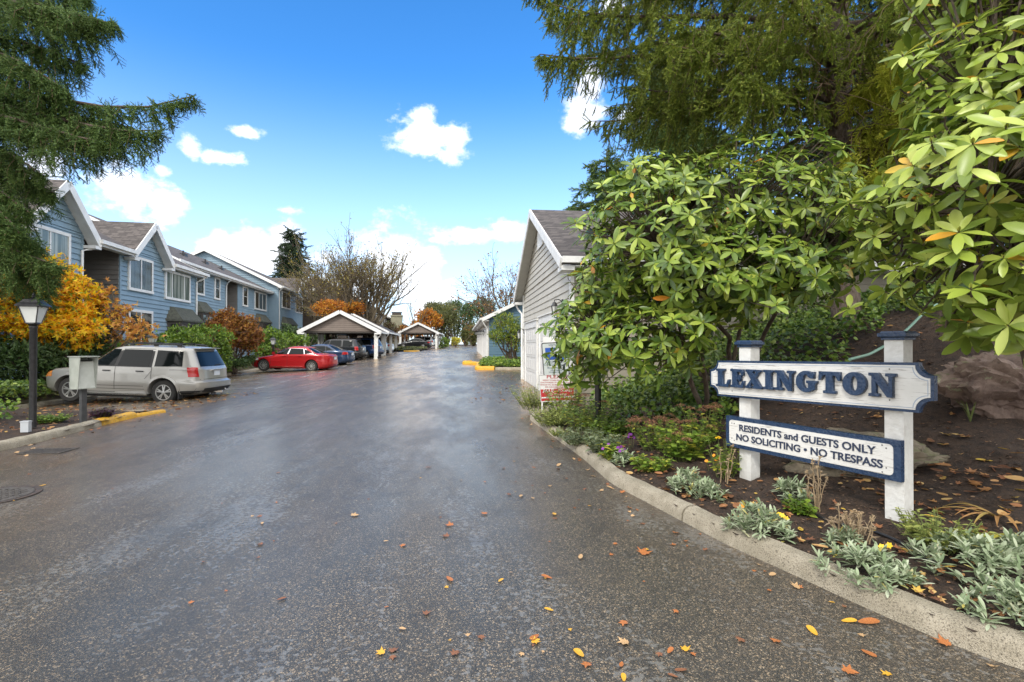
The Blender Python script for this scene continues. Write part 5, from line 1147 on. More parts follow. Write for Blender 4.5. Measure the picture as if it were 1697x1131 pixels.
# left spruce (trunk out of frame to the left)
Yl = 9.6; r0 = np.array((-13.2, 10.4, -.2)); t = thing('spruce_tree', 'dark green spruce at the left edge, one long upswept branch over the blue house', 'tree', r0)
b = MB(); b.tube([(-13.2, 10.4, -.3), (-13.2, 10.4, 4), (-13.1, 10.4, 9), (-13.1, 10.4, 14)], [.34, .26, .18, .05], 16); b.build('trunk', MT['spruce_bark'], t, smooth=70, off=r0)
tr = lambda z: (-13.15, 10.4, z)
lim = [[tr(6.6), g1(-60, 60, 9.8), g1(120, 235, 9.5), g1(318, 158, 9.4)], [tr(6.3), g1(-60, 110, 9.9), g1(120, 235, 9.4), g1(262, 215, 9.2)], [tr(6.2), g1(-50, 120, 10.2), g1(80, 190, 10), g1(215, 210, 9.9)], [tr(6.0), g1(-80, 130, 9.4), g1(60, 220, 9.2), g1(170, 235, 9.1)],
       [tr(8.4), g1(-40, -60, 9.8), g1(80, 20, 9.6), g1(190, 38, 9.5)], [tr(8.0), g1(-40, -40, 9.2), g1(70, 10, 9.3), g1(160, 30, 9.1)], [tr(8.9), g1(-40, -120, 9.8), g1(60, -40, 9.6), g1(140, -10, 9.5)], [tr(7.4), g1(-60, 10, 9.8), g1(40, 70, 9.6), g1(135, 105, 9.5)],
       [tr(7.0), g1(-60, 30, 9.4), g1(20, 90, 9.2), g1(110, 150, 9.2)], [tr(5.6), g1(-80, 180, 9.8), g1(10, 250, 9.6), g1(70, 290, 9.5)], [tr(5.0), g1(-90, 240, 9.6), g1(-10, 310, 9.4), g1(45, 350, 9.3)], [tr(4.4), g1(-90, 320, 9.7), g1(0, 370, 9.5), g1(62, 405, 9.4)],
       [tr(3.9), g1(-90, 360, 9.5), g1(0, 410, 9.3), g1(95, 440, 9.2)], [tr(3.6), g1(-80, 400, 9.9), g1(0, 440, 9.7), g1(85, 462, 9.6)], [tr(5.3), g1(-80, 220, 9.9), g1(20, 280, 9.8), g1(88, 320, 9.7)], [tr(9.6), g1(-60, -160, 9.8), g1(30, -90, 9.6), g1(110, -60, 9.5)], [tr(4.8), g1(-80, 290, 9.2), g1(-10, 330, 9.0), g1(30, 385, 9.0)]]
limbs_tree(t, r0, lim, M_sp, dens=1.15, hang=.95, seed=11, tl=[sprayT(.30, 5, w=.012, l=.028), sprayT(.24, 4, w=.012, l=.028)])
# generic far conifer
def conifer(label, x, y, zb_, H, R, mt, seed, n=40, bottom=.12, sc=1.0, cat='tree', w=.03, l=.09):
    r0 = np.array((x, y, zb_)); t = thing('conifer_tree', label, cat, r0); b = MB(); b.tube([(0, 0, 0), (0, 0, H*.5), (0, 0, H)], [H*.018+.06, H*.012+.03, .02], 10); b.build('trunk', M_bark, t)
    rg = np.random.default_rng(seed); Ps = []; Xs = []; Zs = []; bb = MB()
    for i in range(n):
        f = i/n; z = H*(bottom+(.97-bottom)*f); L = R*(1-f)**.75*rg.uniform(.75, 1.15)+.12*R; 
        for k in range(5 if f < .8 else 4):
            a = rg.uniform(0, 2*pi); m = max(3, int(L/(.22*sc))); p1 = np.array([cos(a)*L, sin(a)*L, z-L*rg.uniform(.05, .28)]); p0 = np.array([0, 0, z]); bb.tube([p0, (p0+p1)/2+[0, 0, .06*L], p1], [.03, .02, .008], 4, cap=False)
            for j in range(m):
                tt = (j+.6)/m; p = p0+(p1-p0)*tt+[0, 0, .12*L*tt*(1-tt)*2]+rg.normal(size=3)*.08*sc; d = nrm(p1-p0)
                for q in range(2): Ps.append(p); Xs.append(nrm(d*.6+np.array([0, 0, -.35])+rg.normal(size=3)*.5)); Zs.append(nrm(np.array([0, 0, 1.])+rg.normal(size=3)*.3))
    Ps, Xs, Zs = map(np.array, (Ps, Xs, Zs)); T = sprayT(.6*sc, 5, w=w*sc, l=l*sc); T = (T[0], T[1]); V, F = bake(T, Ps, Xs, Zs, rg.uniform(.7, 1.2, len(Ps)))
    print('conifer', len(Ps), len(F)); npmesh('crown', V, F, mt, t); bb.build('limbs', M_bark, t); return t
def sprayLow(L, side, w, l):
    return sprayT(L, side, w=w, l=l)
_old = twigT
def twigT(L=.16, nn=26, w=.010, l=.026): return _old(L, max(4, int(nn*min(1, .012/w*1.25))), w, l)
conifer('tall conifer behind the tan garage, directly over the big rhododendron', 8.2, 26, 1, 17, 3.9, M_sp, 21, n=46, sc=1.2)
conifer('lower conifer with a ragged left side, peeping over the tan garage roof', 5.0, 27, 1, 10.9, 4.0, M_sp, 22, n=36, sc=1.2)
conifer('dark conifer behind the large spruce at top right', 13.5, 17.5, 2, 17, 5.2, M_sp3, 23, n=44, bottom=.08, sc=1.3)
conifer('very dark conifer at the far right behind the pale rhododendron', 16.5, 12.0, 2, 15, 5.0, M_sp3, 24, n=40, bottom=.05, sc=1.3)
conifer('pointed dark conifer behind the farther blue townhouse', -33, 77, 1, 18.6, 4.6, M_sp3, 25, n=40, sc=2.0)
# ---- bare trees ----
def bare(label, r0, H, spread, seed, nb=5, depth=5, rad=.22, up=.35, mt=None, leaves=None, lean=(0, 0), n0=1):
    t = thing('bare_tree', label, 'tree', r0); b = MB(); rg = np.random.default_rng(seed); tips = []
    def grow(p, d, L, r, k):
        n = 3; Q = [p]; dd = d
        for i in range(n): dd = nrm(dd+rg.normal(size=3)*.10+np.array([0, 0, up*.12])); Q.append(Q[-1]+dd*L/n)
        b.tube(Q, np.linspace(r, r*.68, n+1), 8 if k < 2 else (5 if k < 4 else 3), cap=False)
        if k == depth: tips.extend(Q[1:]); return
        m = nb if k == 0 else rg.integers(2, 4)
        for j in range(m):
            q = Q[rg.integers(1 if k else 2, n+1)] if j else Q[-1]; ax = rnd_ = nrm(np.cross(dd, rg.normal(size=3))); a = rg.uniform(.35, .8)*spread if j else rg.uniform(.05, .3)
            nd = nrm(dd*cos(a)+ax*sin(a)+np.array([0, 0, up*.3])); grow(q, nd, L*rg.uniform(.70, .96), r*(.66 if j else .72)*rg.uniform(.8, 1), k+1)
    for i in range(n0): grow(np.array((0, 0, 0.)), nrm(np.array((lean[0]+(rg.uniform(-.6, .6) if n0 > 1 else 0), lean[1]+(rg.uniform(-.3, .3) if n0 > 1 else 0), 1.))), H*.215, rad, 0)
    b.build('branches', mt or M_barkgrey, t, smooth=60)
    if leaves:
        tp = np.array(tips); k = rg.choice(len(tp), leaves[0]); P = tp[k]+rg.normal(size=(len(k), 3))*.15; V, F = bake(leafT(1, .8, .1, .2), P, rnd_unit(len(P)), rnd_unit(len(P)), leaves[2]*rg.uniform(.6, 1.2, len(P))); npmesh('leaves', V, F, leaves[1], t)
    return t
M_autY = leafmat('yellow_autumn_leaf', [(0, (.32, .20, .02)), (.4, (.55, .36, .02)), (.8, (.62, .42, .02)), (1, (.30, .30, .04))], .6, .35)
M_autO = leafmat('orange_autumn_leaf', [(0, (.24, .07, .012)), (.4, (.50, .17, .015)), (.8, (.62, .28, .02)), (1, (.30, .22, .04))], .6, .35)
M_autB = leafmat('bronze_autumn_leaf', [(0, (.10, .03, .012)), (.3, (.20, .07, .02)), (.6, (.33, .12, .02)), (.85, (.42, .22, .03)), (1, (.12, .13, .02))], .6, .25)
M_thin = leafmat('olive_last_leaves', [(0, (.18, .13, .03)), (.5, (.30, .22, .04)), (1, (.16, .17, .04))], .6, .3)
bare('large bare maple with spreading branches behind the front carport', (-15.8, 53, .6), 13.6, 1.0, 44, nb=5, depth=6, rad=.32, leaves=(4200, M_thin, .15), n0=3)
bare('bare maple left of the largest one, in front of the brown apartment building', (-20.5, 57, .6), 13.8, 1.0, 52, nb=4, depth=6, rad=.30, leaves=(2600, M_thin, .15), n0=2, lean=(-.1, 0))
bare('bare tree with rust coloured last leaves behind the blue garage', (-.5, 62, 1.0), 12.2, 1.1, 61, nb=5, depth=6, rad=.30, leaves=(1500, M_autB, .20), n0=2, up=.15)
bare('small thin bare tree above the far carport roof', (-17.5, 92, 1.2), 12, .8, 71, nb=4, depth=4, rad=.16)
# ---- leafy crowns ----
def crown(name, label, blobs, n, leaf, mt, base, cat='shrub', trunks=True, shell=.5, noise=.28, lw=.5, up=.35, trk=M_bark, th=.05, group=None, clump=None, L=None, parts='leaves'):
    r0 = np.array(base, float); t = thing(name, label, cat, r0, group=group); P, N = blobpts(blobs, n, shell, noise)
    if clump: P = P+RNG.normal(size=P.shape)*clump
    D_ = nrm(N*.7+RNG.normal(size=N.shape)*.6+[0, 0, up*.5]); Zv = nrm(N+RNG.normal(size=N.shape)*.6+[0, 0, up])
    V, F = bake(L or leafT(1, lw, .08, .2), P, D_, Zv, leaf*RNG.uniform(.6, 1.2, len(P))); npmesh(parts, V, F, mt, t, False, off=r0)
    if trunks:
        b = MB()
        for bb in blobs: Q = curve(r0+RNG.normal(size=3)*[.08, .08, 0], np.array(bb[:3]), 0, .06, 5); b.tube(Q, np.linspace(th, th*.35, 6), 6)
        for p in P[::max(1, len(P)//90)]:
            bb = blobs[int(np.argmin([np.linalg.norm(p-np.array(q[:3])) for q in blobs]))]; b.tube([np.array(bb[:3]), (np.array(bb[:3])+p)/2+RNG.normal(size=3)*.05, p], [th*.35, th*.25, .006], 4, cap=False)
        b.build('branches', trk, t, smooth=60, off=r0)
    return t
def lobes(bl, k, f=.45, seed=0):
    """replace each ellipsoid by itself plus k smaller lobes on its surface, for an uneven outline"""
    rg = np.random.default_rng(seed+len(bl)*7+k); out = []
    for q in bl:
        out.append((q[0], q[1], q[2], q[3]*.82, q[4]*.82, q[5]*.82))
        for i in range(k):
            d = nrm(rg.normal(size=3)); d[2] = abs(d[2])*.8 if rg.random() < .7 else d[2]; s_ = rg.uniform(.6, 1.2)*f; out.append((q[0]+d[0]*q[3]*.75, q[1]+d[1]*q[4]*.75, q[2]+d[2]*q[5]*.75, q[3]*s_, q[4]*s_, q[5]*s_))
    return out
M_g1 = leafmat('bright_green_leaf', [(0, (.05, .10, .012)), (.4, (.11, .20, .018)), (.8, (.20, .31, .03)), (1, (.30, .38, .05))], .45, .3)
M_g2 = leafmat('mid_green_leaf', [(0, (.02, .045, .012)), (.5, (.05, .095, .022)), (1, (.10, .16, .04))], .5, .2)
M_g3 = leafmat('olive_green_leaf', [(0, (.05, .06, .018)), (.5, (.10, .12, .03)), (1, (.19, .18, .05))], .55, .25)
M_pink = leafmat('pink_leaf', [(0, (.16, .06, .05)), (.5, (.34, .16, .13)), (1, (.20, .16, .07))], .5, .3)
M_ivy = leafmat('ivy_leaf', [(0, (.03, .07, .010)), (.4, (.08, .15, .02)), (.8, (.17, .26, .035)), (1, (.30, .38, .07))], .4, .2)
star = merge([bake(leafT(1, .34, .05, .1), np.zeros((1, 3)), np.array([[cos(a), sin(a), 0]]), np.array([[0, 0, 1.]]), s_) for a, s_ in ((0, 1), (.9, .85), (-.9, .85), (1.9, .55), (-1.9, .55))])
B = lambda *q: pxblob(*q)
# yellow / orange Japanese maple at left
crown('maple_tree', 'bright orange and yellow maple at the left edge in front of the nearest blue townhouse', lobes([B(30, 465, 17.4, 70, 62, 1.0), B(85, 475, 17.6, 52, 48, 1.0), B(128, 500, 17.6, 38, 48, .8), B(120, 548, 17.4, 48, 32, .8), B(60, 545, 17, 90, 38, .9), B(-40, 500, 16.8, 80, 70, 1)], 5), 8500, .18,
      leafmat('maple_leaf', [(0, (.66, .24, .015)), (.3, (.80, .40, .01)), (.6, (.85, .58, .01)), (.84, (.74, .62, .02)), (.9, (.36, .42, .03)), (1, (.16, .26, .03))], .6, .5), (-16.0, 17.6, -.3), 'tree', L=star, th=.06, noise=.4, shell=.35)
crown('maple_sapling', 'thin maple with sparse salmon leaves and a pale trunk, right of the bright maple', lobes([B(190, 530, 18, 34, 40, .6), B(225, 555, 18, 36, 26, .5), B(170, 490, 18, 20, 30, .4)], 3), 520, .15,
      leafmat('salmon_leaf', [(0, (.40, .15, .05)), (.5, (.58, .27, .06)), (1, (.60, .38, .05))], .6, .4), (-14.7, 17.9, -.2), 'tree', L=star, trk=M_barkgrey, th=.06, noise=.5, shell=.2)
crown('hedge', 'dense dark green leafy hedge under the orange maple, left of the silver SUV', lobes([B(30, 605, 16.4, 70, 42, .7), B(95, 595, 17.2, 52, 44, .7), B(150, 590, 17.9, 45, 36, .6), B(-60, 590, 16, 80, 50, .8)], 5), 6500, .20, M_g2, (-15.6, 17.4, -.3), noise=.25, lw=.36)
crown('azalea_bush', 'bright green bush in front of the bay window, behind the silver SUV roof', lobes([B(345, 562, 25.4, 36, 26, .9), B(305, 566, 23.6, 40, 26, .9), B(265, 578, 22, 38, 24, .8), B(215, 585, 20.3, 36, 24, .7), B(366, 590, 26, 20, 26, .7)], 5), 7500, .14, M_g1, (-15.2, 23.4, -.2), noise=.25)
crown('bronze_maple', 'rounded bronze and green maple shrub between the silver SUV and the red sedan', lobes([B(383, 550, 28, 36, 32, 1.1), B(410, 562, 29, 24, 28, .9), B(366, 566, 27.6, 20, 24, .8)], 6), 6500, .15, M_autB, (-15.5, 28.4, 0), 'shrub', L=star, noise=.3)
crown('green_bush', 'green bush to the right of the bronze maple, behind the red sedan', lobes([B(452, 565, 34.6, 30, 20, 1.0), B(483, 570, 37, 28, 18, 1), B(436, 586, 33, 18, 14, .6)], 5), 4600, .17, M_g1, (-16.4, 35, 0), noise=.25)
crown('green_bush', 'deep green bush under the farther blue townhouse, left of the carport post', lobes([B(500, 564, 41, 18, 16, 1.0), B(478, 552, 41, 14, 14, 1), B(530, 568, 51, 28, 13, 1.2)], 5), 3800, .18, M_g2, (-17.4, 42, .3), noise=.25)
crown('pink_bush', 'low pinkish bush beside the small lamp post behind the red sedan', lobes([B(448, 584, 33.6, 15, 9, .5), B(461, 588, 34, 13, 8, .4)], 4), 1300, .11, M_pink, (-15.9, 33.8, .1), noise=.25)
crown('low_shrub', 'low green ground shrub under the bronze maple at the parking kerb', lobes([B(396, 602, 27.5, 22, 7, .5), B(414, 597, 29, 14, 7, .5)], 5), 1500, .13, M_g2, (-15.4, 28, -.0), noise=.3, trunks=False)
crown('orange_tree', 'small orange tree in front of the brown building, left of the carport peak', lobes([B(545, 512, 49, 24, 16, 1.4)], 9), 2600, .20, M_autO, (-17.6, 49, .5), 'tree', th=.07, noise=.35)
crown('orange_tree', 'small orange tree directly above the peak of the front carport', lobes([B(588, 514, 52, 16, 14, 1.2)], 8), 1500, .20, M_autO, (-16.0, 52, .5), 'tree', th=.07, noise=.35)
crown('maroon_shrub', 'dark reddish green shrub between the two carports', lobes([B(648, 548, 66, 18, 14, 1.6), B(640, 560, 64, 14, 12, 1.4)], 6), 2200, .22, leafmat('maroon_leaf', [(0, (.06, .03, .02)), (.5, (.12, .07, .03)), (1, (.10, .12, .03))], .6, .2), (-15.8, 65.5, .9), noise=.3)
crown('clipped_bush', 'rounded green bush beside the right post of the far carport', lobes([B(736, 568, 76, 9, 10, .9)], 5), 900, .2, M_g1, (-10.1, 76, 1.0), noise=.15)
crown('yellow_bush', 'small yellow bush by the crest of the road', lobes([B(755, 566, 84, 10, 7, .9)], 6), 800, .2, leafmat('yellow_leaf', [(0, (.36, .34, .03)), (1, (.62, .56, .05))], .6, .35), (-9.3, 84, 1.1), noise=.25)
# belt of trees at the end of the road
k = 0
for (px, py, Y, rx, ry, m_, lab) in ((742, 535, 112, 26, 34, M_g3, 'olive green tree at the end of the road, above the far carport'), (712, 530, 108, 22, 18, M_autO, 'orange tree above the roof of the far carport'), (772, 532, 118, 24, 34, M_g2, 'dark green tree at the end of the road, right of the olive one'),
        (800, 520, 130, 22, 30, M_g2, 'dark tree at the end of the road, beside the blue garage roof'), (725, 515, 135, 22, 16, M_g3, 'distant olive tree behind the orange one'), (752, 512, 140, 16, 16, M_g2, 'distant dark green tree top above the yellow bush'),
        (690, 548, 100, 16, 16, M_autO, 'russet bush behind the left side of the far carport'), (670, 553, 100, 14, 12, M_autB, 'bronze bush between the chimney and the far carport'), (785, 556, 104, 20, 16, M_g3, 'low olive shrub at the crest of the road'), (840, 545, 120, 20, 30, M_g2, 'dark tree hidden behind the blue garage')):
    x, y, z = at(px, py, Y); crown('distant_tree', lab, lobes([B(px, py, Y, rx, ry, rx/FPX*Y)], 12, .42, k), 4200 if rx > 18 else 2000, .42, m_, (x, y, float(zr(Y))), 'tree', th=.2, noise=.3, shell=.4); k += 1
# shrub at the end wall of the blue garage
crown('rhododendron', 'rounded rhododendron with yellow green top against the deep blue garage wall', lobes([B(840, 545, 31.5, 24, 26, .9), B(856, 560, 31.5, 18, 30, .8), B(826, 560, 31.2, 16, 16, .6)], 6), 4200, .14,
      leafmat('yellowgreen_leaf', [(0, (.05, .10, .015)), (.4, (.12, .19, .02)), (.8, (.28, .33, .03)), (1, (.45, .45, .05))], .45, .25), (0.1, 31.6, .3), noise=.22, lw=.36, th=.05)
# ---- ground covers (uncountable) ----
def cover(name, label, pts, nrmv, leaf, mt, L=None, up=.8, spread=.6):
    P = np.array(pts); n = len(P); D_ = rnd_unit(n); D_[:, 2] *= .4; Zv = nrm(np.array(nrmv)+RNG.normal(size=(n, 3))*spread)
    V, F = bake(L or leafT(1, .8, .06, .15), P, D_, Zv, leaf*RNG.uniform(.6, 1.2, n)); o = npmesh(name, V, F, mt); return tag(o, label, 'ground cover', kind='stuff')
def bedpts(n, test, h=.0, hv=.1):
    out = []
    while len(out) < n:
        X = RNG.uniform(.3, 13, 4000); Y = RNG.uniform(2, 13.6, 4000); d = sdist(X, Y); ok = (d > .15) & test(X, Y, d) & (Y < 12.5+.098*(X-1.5)); X, Y = X[ok], Y[ok]
        if len(X): out += list(np.stack([X, Y, zbed(X, Y)+h+RNG.random(len(X))*hv], 1))
    return np.array(out[:n])
def ivytest(X, Y, d): return (d > 1.2+.6*np.sin(Y*2)*.5) & (Y > 7.75+.35*np.sin(X*2.3)+.25*np.sin(X*5.1)+.28*np.clip(X-4.6, 0, 9))
P = bedpts(17000, ivytest, 0, .38); P[:, 2] += .14*np.sin(P[:, 0]*3)*np.sin(P[:, 1]*3.7)
cover('ivy', 'dark green ivy covering the bank behind the sign', P, [[0, -.5, .8]], .085, M_ivy)
P = bedpts(2600, lambda X, Y, d: (Y > 7.4) & (d > 1.5) & (X < 3.4) & (np.sin(X*4)*np.sin(Y*5) > -.2), 0, .3); cover('ivy', 'lighter ivy around the rhododendron stems near the garage', P, [[-.3, -.5, .8]], .08, M_ivy)
def islepts(n, x0, x1, y0, y1, h, zf=None):
    X = RNG.uniform(x0, x1, n); Y = RNG.uniform(y0, y1, n); return np.stack([X, Y, (zf(X, Y) if zf else zr(Y)+.1)+RNG.random(n)**.7*h], 1)
P = islepts(6500, -14.5, -9.6, 7.4, 10.6, .42); P = P[(P[:, 0] < -9.0-.9*(P[:, 1]-8.4)**2*.0-(P[:, 1]-7)*.15)&(~((P[:,0]>-10.1)&(P[:,1]>9.8)))]; P[:, 2] -= .3*np.clip((P[:, 0]+10.4)/1.2, 0, 1); cover('ivy', 'glossy ivy clump at the left edge of the kerb island', P, [[.3, -.4, .8]], .09, M_g1)
P = islepts(6500, -18.5, -13.75, 12.9, 15.6, .42); cover('ivy', 'ivy bed below the hedge in front of the silver SUV', P, [[.2, -.6, .7]], .10, M_ivy)
P = islepts(3800, -1.9, 1.2, 29.2, 35, .38, lambda X, Y: zr(Y)+.12); cover('ground_cover', 'glossy green ground cover inside the yellow kerb corner', P, [[-.2, -.6, .8]], .13, M_g1)
P = islepts(2600, -15, -11.3, 58.9, 68, .25, lambda X, Y: zr(Y)+.15); cover('ground_cover', 'olive green ground cover between the carports', P, [[0, -.6, .8]], .2, M_g3)
P = islepts(5000, -17.5, -14.2, 16, 40, .45, lambda X, Y: zg(X, Y)+.1); P = P[P[:, 0] < -14.2-.125*(P[:, 1]-15)]; cover('ground_cover', 'mixed green ground cover below the townhouse bushes', P, [[.2, -.6, .8]], .14, M_g3)
# ================= rocks =================
def rockmat(name, c1, c2, moss=.5):
    m = bpy.data.materials.new(name); m.use_nodes = True; m.node_tree.nodes.clear(); t = NT(m.node_tree); o = t.node('ShaderNodeTexCoord').outputs['Object']; g = t.node('ShaderNodeNewGeometry')
    n = t.noise(o, 4, 6, .65); n2 = t.noise(o, 18, 4, .7); c = t.mix(t.sstep(n, .35, .65), c1, c2); c = t.mix(t.m('MULTIPLY', t.sstep(n2, .5, .7), .5), c, (.05, .04, .035))
    lich = t.m('MULTIPLY', t.sstep(t.noise(o, 7, 5, .7), .60, .66), moss); c = t.mix(lich, c, (.30, .32, .20))
    z = t.node('ShaderNodeSeparateXYZ', i_Vector=g.outputs['Normal']).outputs[2]; ms = t.m('MULTIPLY', t.sstep(z, .55, .95), t.sstep(t.noise(o, 3, 4, .6), .50, .60)); c = t.mix(t.m('MULTIPLY', ms, moss), c, (.07, .10, .015))
    p = t.node('ShaderNodeBsdfPrincipled', i_Base_Color=c, i_Roughness=.8); b = t.node('ShaderNodeBump', i_Strength=.9, i_Distance=.03, i_Height=t.noise(o, 12, 6, .7)); t.l.new(b.outputs[0], p.inputs['Normal'])
    t.node('ShaderNodeOutputMaterial', i_Surface=p.outputs[0]); return m
M_r1 = rockmat('brown_rock', (.12, .08, .065), (.23, .165, .13), .9); M_r2 = rockmat('grey_brown_rock', (.12, .10, .07), (.23, .19, .135), .5)
def rock(name, label, c, r, seed, mt, rz=0, cuts=9):
    import bmesh
    rg = np.random.default_rng(seed); bm = bmesh.new(); bmesh.ops.create_icosphere(bm, subdivisions=5, radius=1); V = np.array([v.co[:] for v in bm.verts]); 
    for k in range(cuts):   # planar facets
        n = nrm(rg.normal(size=3)); d = rg.uniform(.62, .86); h = V@n-d; V = V-np.outer(np.maximum(h, 0)*.93, n)
    r_ = np.ones(len(V))
    for q in range(26):
        fr = 2.5*1.17**q; k_ = nrm(rg.normal(size=3)*[1, 1, 1.6])*fr; r_ += (.20/fr**.85)*(1-2*np.abs(np.sin(V@k_+rg.uniform(0, 6)))**.8)
    V = V*r_[:, None]*np.array(r)
    ca, sa = cos(rz), sin(rz); V = np.stack([V[:, 0]*ca-V[:, 1]*sa, V[:, 0]*sa+V[:, 1]*ca, V[:, 2]], 1)
    F = np.array([[v.index for v in f.verts] for f in bm.faces]); bm.free(); o = npmesh(name, V, F, mt, smooth=True); o.location = c; me = o.data; me.set_sharp_from_angle(angle=RAD(32)); return tag(o, label, 'rock')
p = onbed(1640, 715); rock('rock', 'large reddish brown boulder with pale lichen at the right edge, behind the sign', p+[.5, .4, .36], (.95, .62, .60), 5, M_r1, -.15)
p = onbed(1470, 800); rock('rock', 'flat grey brown boulder lying behind the lower sign board', p+[.05, .38, .09], (1.0, .50, .40), 12, M_r2, -.3)
p = onbed(1075, 702); rock('rock', 'small pointed brown rock left of the rhododendron stems', p+[0, .1, .08], (.17, .16, .24), 14, M_r1)
p = onbed(1125, 690); rock('rock', 'small rounded grey rock among the seed heads, right of the pointed one', p+[.05, .2, .05], (.2, .16, .15), 15, M_r2)
p = onbed(1545, 835)
# hose
M_hose = mat('pale_green_hose', (.20, .34, .27), .45)
b = MB(); Q = [at(1408, 596, 6.2), at(1440, 588, 6.5), at(1480, 566, 6.9), at(1505, 545, 7.1), at(1530, 520, 7.6), at(1560, 500, 8.2)]; Q = resample(np.array(Q), .06); b.tube(Q, .018, 8)
tag(b.build('garden_hose', M_hose, smooth=60), 'pale green garden hose running up the bank behind the right sign post', 'hose')
b = MB(); Q = []
for (px, py) in ((1335, 845), (1375, 868), (1430, 876), (1480, 895), (1520, 920), (1555, 940)): q = onbed(px, py); Q.append(q+[0, 0, .012])
Q = resample(np.array(Q), .05); b.tube(Q, .013, 8); tag(b.build('irrigation_pipe', M_black, smooth=60), 'black irrigation pipe lying on the mulch along the kerb', 'pipe')
# ================= bed plants =================
def plant(name, label, cat, base, V, F, mt, extra=(), group=None):
    t = thing(name, label, cat, base, group=group); npmesh('leaves', V, F, mt, t, True)
    for nm, (V2, F2), m2 in extra: npmesh(nm, V2, F2, m2, t, True)
    return t
M_silv = leafmat('silver_leaf', [(0, (.17, .23, .12)), (.45, (.31, .38, .23)), (.9, (.46, .51, .36)), (.96, (.54, .57, .43)), (1, (.50, .42, .08))], .7, .2, .2, .2)
M_sed = leafmat('sedum_leaf', [(0, (.08, .15, .02)), (.5, (.20, .31, .04)), (.85, (.34, .42, .06)), (1, (.48, .42, .05))], .5, .3)
M_lime = leafmat('lime_leaf', [(0, (.16, .20, .05)), (.5, (.30, .36, .09)), (1, (.46, .46, .12))], .6, .3)
M_sage = leafmat('grey_green_leaf', [(0, (.09, .13, .07)), (.5, (.18, .23, .13)), (1, (.30, .32, .18))], .6, .25)
M_head_b = leafmat('rust_seed_head', [(0, (.12, .05, .03)), (.5, (.24, .115, .06)), (1, (.36, .20, .11))], .9, .1)
M_dry = leafmat('dry_straw', [(0, (.17, .12, .075)), (1, (.36, .28, .18))], .9, .1)
def rosettes(n, R, h, leaf, nl=17, w=.2, dome=True, pit=(-.35, 1.15)):
    n = int(n*3.2); R *= 1.15; leaf *= .80; w = .25
    lt = leafR(1, w, .03, .15); L = []
    c = RNG.normal(size=(n, 2)); c = c/np.maximum(1, np.linalg.norm(c, axis=1)[:, None])*R*RNG.random((n, 1))**.5*1.1
    for (x, y) in c:
        r = math.hypot(x, y)/R; z0 = h*max(.15, 1-r*r*.75)*RNG.uniform(.7, 1.1); ax = nrm(np.array([x/R*.6, y/R*.6, 1.])); a = RNG.uniform(0, 2*pi, nl); pt = RNG.uniform(*pit, nl)
        X = np.stack([np.cos(a)*np.cos(pt), np.sin(a)*np.cos(pt), np.sin(pt)], 1)+ax*.25; Zv = np.stack([-np.cos(a)*np.sin(pt), -np.sin(a)*np.sin(pt), np.cos(pt)], 1)
        P = np.tile([x, y, z0*.75], (nl, 1))+RNG.normal(size=(nl, 3))*[.006, .006, .02]; L.append(bake(lt, P, X, Zv, leaf*RNG.uniform(.6, 1.15, nl)))
    return merge(L)
for (px, py, R, h, n, leaf, lab) in ((1140, 815, .17, .24, 11, .10, 'silver leaved plant at the kerb below the yellow green sedum'), (1180, 825, .11, .15, 6, .10, 'small silver plant between two larger ones, left of the sign'), (1255, 880, .18, .24, 12, .10, 'silver leaved plant spilling over the kerb below the left sign post'),
        (1310, 825, .13, .18, 7, .10, 'silver plant under the middle of the lower sign board'), (1435, 955, .22, .20, 14, .10, 'broad grey green silver plant at the kerb left of the right sign post'), (1400, 905, .10, .13, 5, .09, 'small pale rosette plant behind the broad silver plant'),
        (1615, 945, .27, .24, 19, .11, 'largest silver leaved plant, near the right edge of the bed'), (1690, 1030, .20, .20, 12, .10, 'silver plant at the right edge of the picture beside the kerb'), (1035, 770, .12, .15, 6, .10, 'silver plant with purple flowers at the kerb'), (1700, 935, .18, .2, 9, .1, 'silver plant behind the rightmost one')):
    p = onbed(px, py); plant('silver_plant', lab, 'plant', p-[0, 0, .01], *rosettes(n, R, h, leaf), M_silv, group='silver leaved plants along the kerb')
def stalky(n, R, H, leaf, w=.45, per=9, splay=.35, heads=None, hr=.04):
    n = int(n*1.8); R *= 1.3; H *= 1.25; leaf *= 1.4; w = min(.75, w*1.2); hr *= 1.5; heads = (heads or 0)*.42
    lt = leafT(1, w, .05, .2); L = []; S = MB(); HV = []
    for i in range(n):
        a = RNG.uniform(0, 2*pi); r = R*RNG.random()**.5; b0 = np.array([r*cos(a)*.5, r*sin(a)*.5, 0]); tip = np.array([r*cos(a)*1.1, r*sin(a)*1.1, H*RNG.uniform(.65, 1.1)]); S.tube([b0, (b0+tip)/2+RNG.normal(size=3)*.01, tip], [.004, .003, .002], 4, cap=False)
        tt = RNG.uniform(.2, .97, per); P = b0+(tip-b0)*tt[:, None]; aa = RNG.uniform(0, 2*pi, per); X = np.stack([np.cos(aa), np.sin(aa), RNG.uniform(-.1, .5, per)], 1); L.append(bake(lt, P, X, np.array([[0, 0, 1.]])+RNG.normal(size=(per, 3))*.3, leaf*RNG.uniform(.6, 1.2, per)*(1.1-.4*tt)))
        if heads and RNG.random() < heads: HV.append(tip)
    hd = None
    if HV:
        hs = []
        for q in HV:
            m = 70; u = rnd_unit(m); rr = RNG.random(m)**.5; aa = RNG.uniform(0, 2*pi, m); P = q+np.stack([np.cos(aa)*rr*hr, np.sin(aa)*rr*hr, (1-rr*rr)*hr*.4+RNG.normal(size=m)*.004], 1); hs.append(bake(leafT(1, .8, .2, 0), P, u+[0, 0, .8], rnd_unit(m), .012))
        hd = merge(hs)
    return merge(L), S, hd
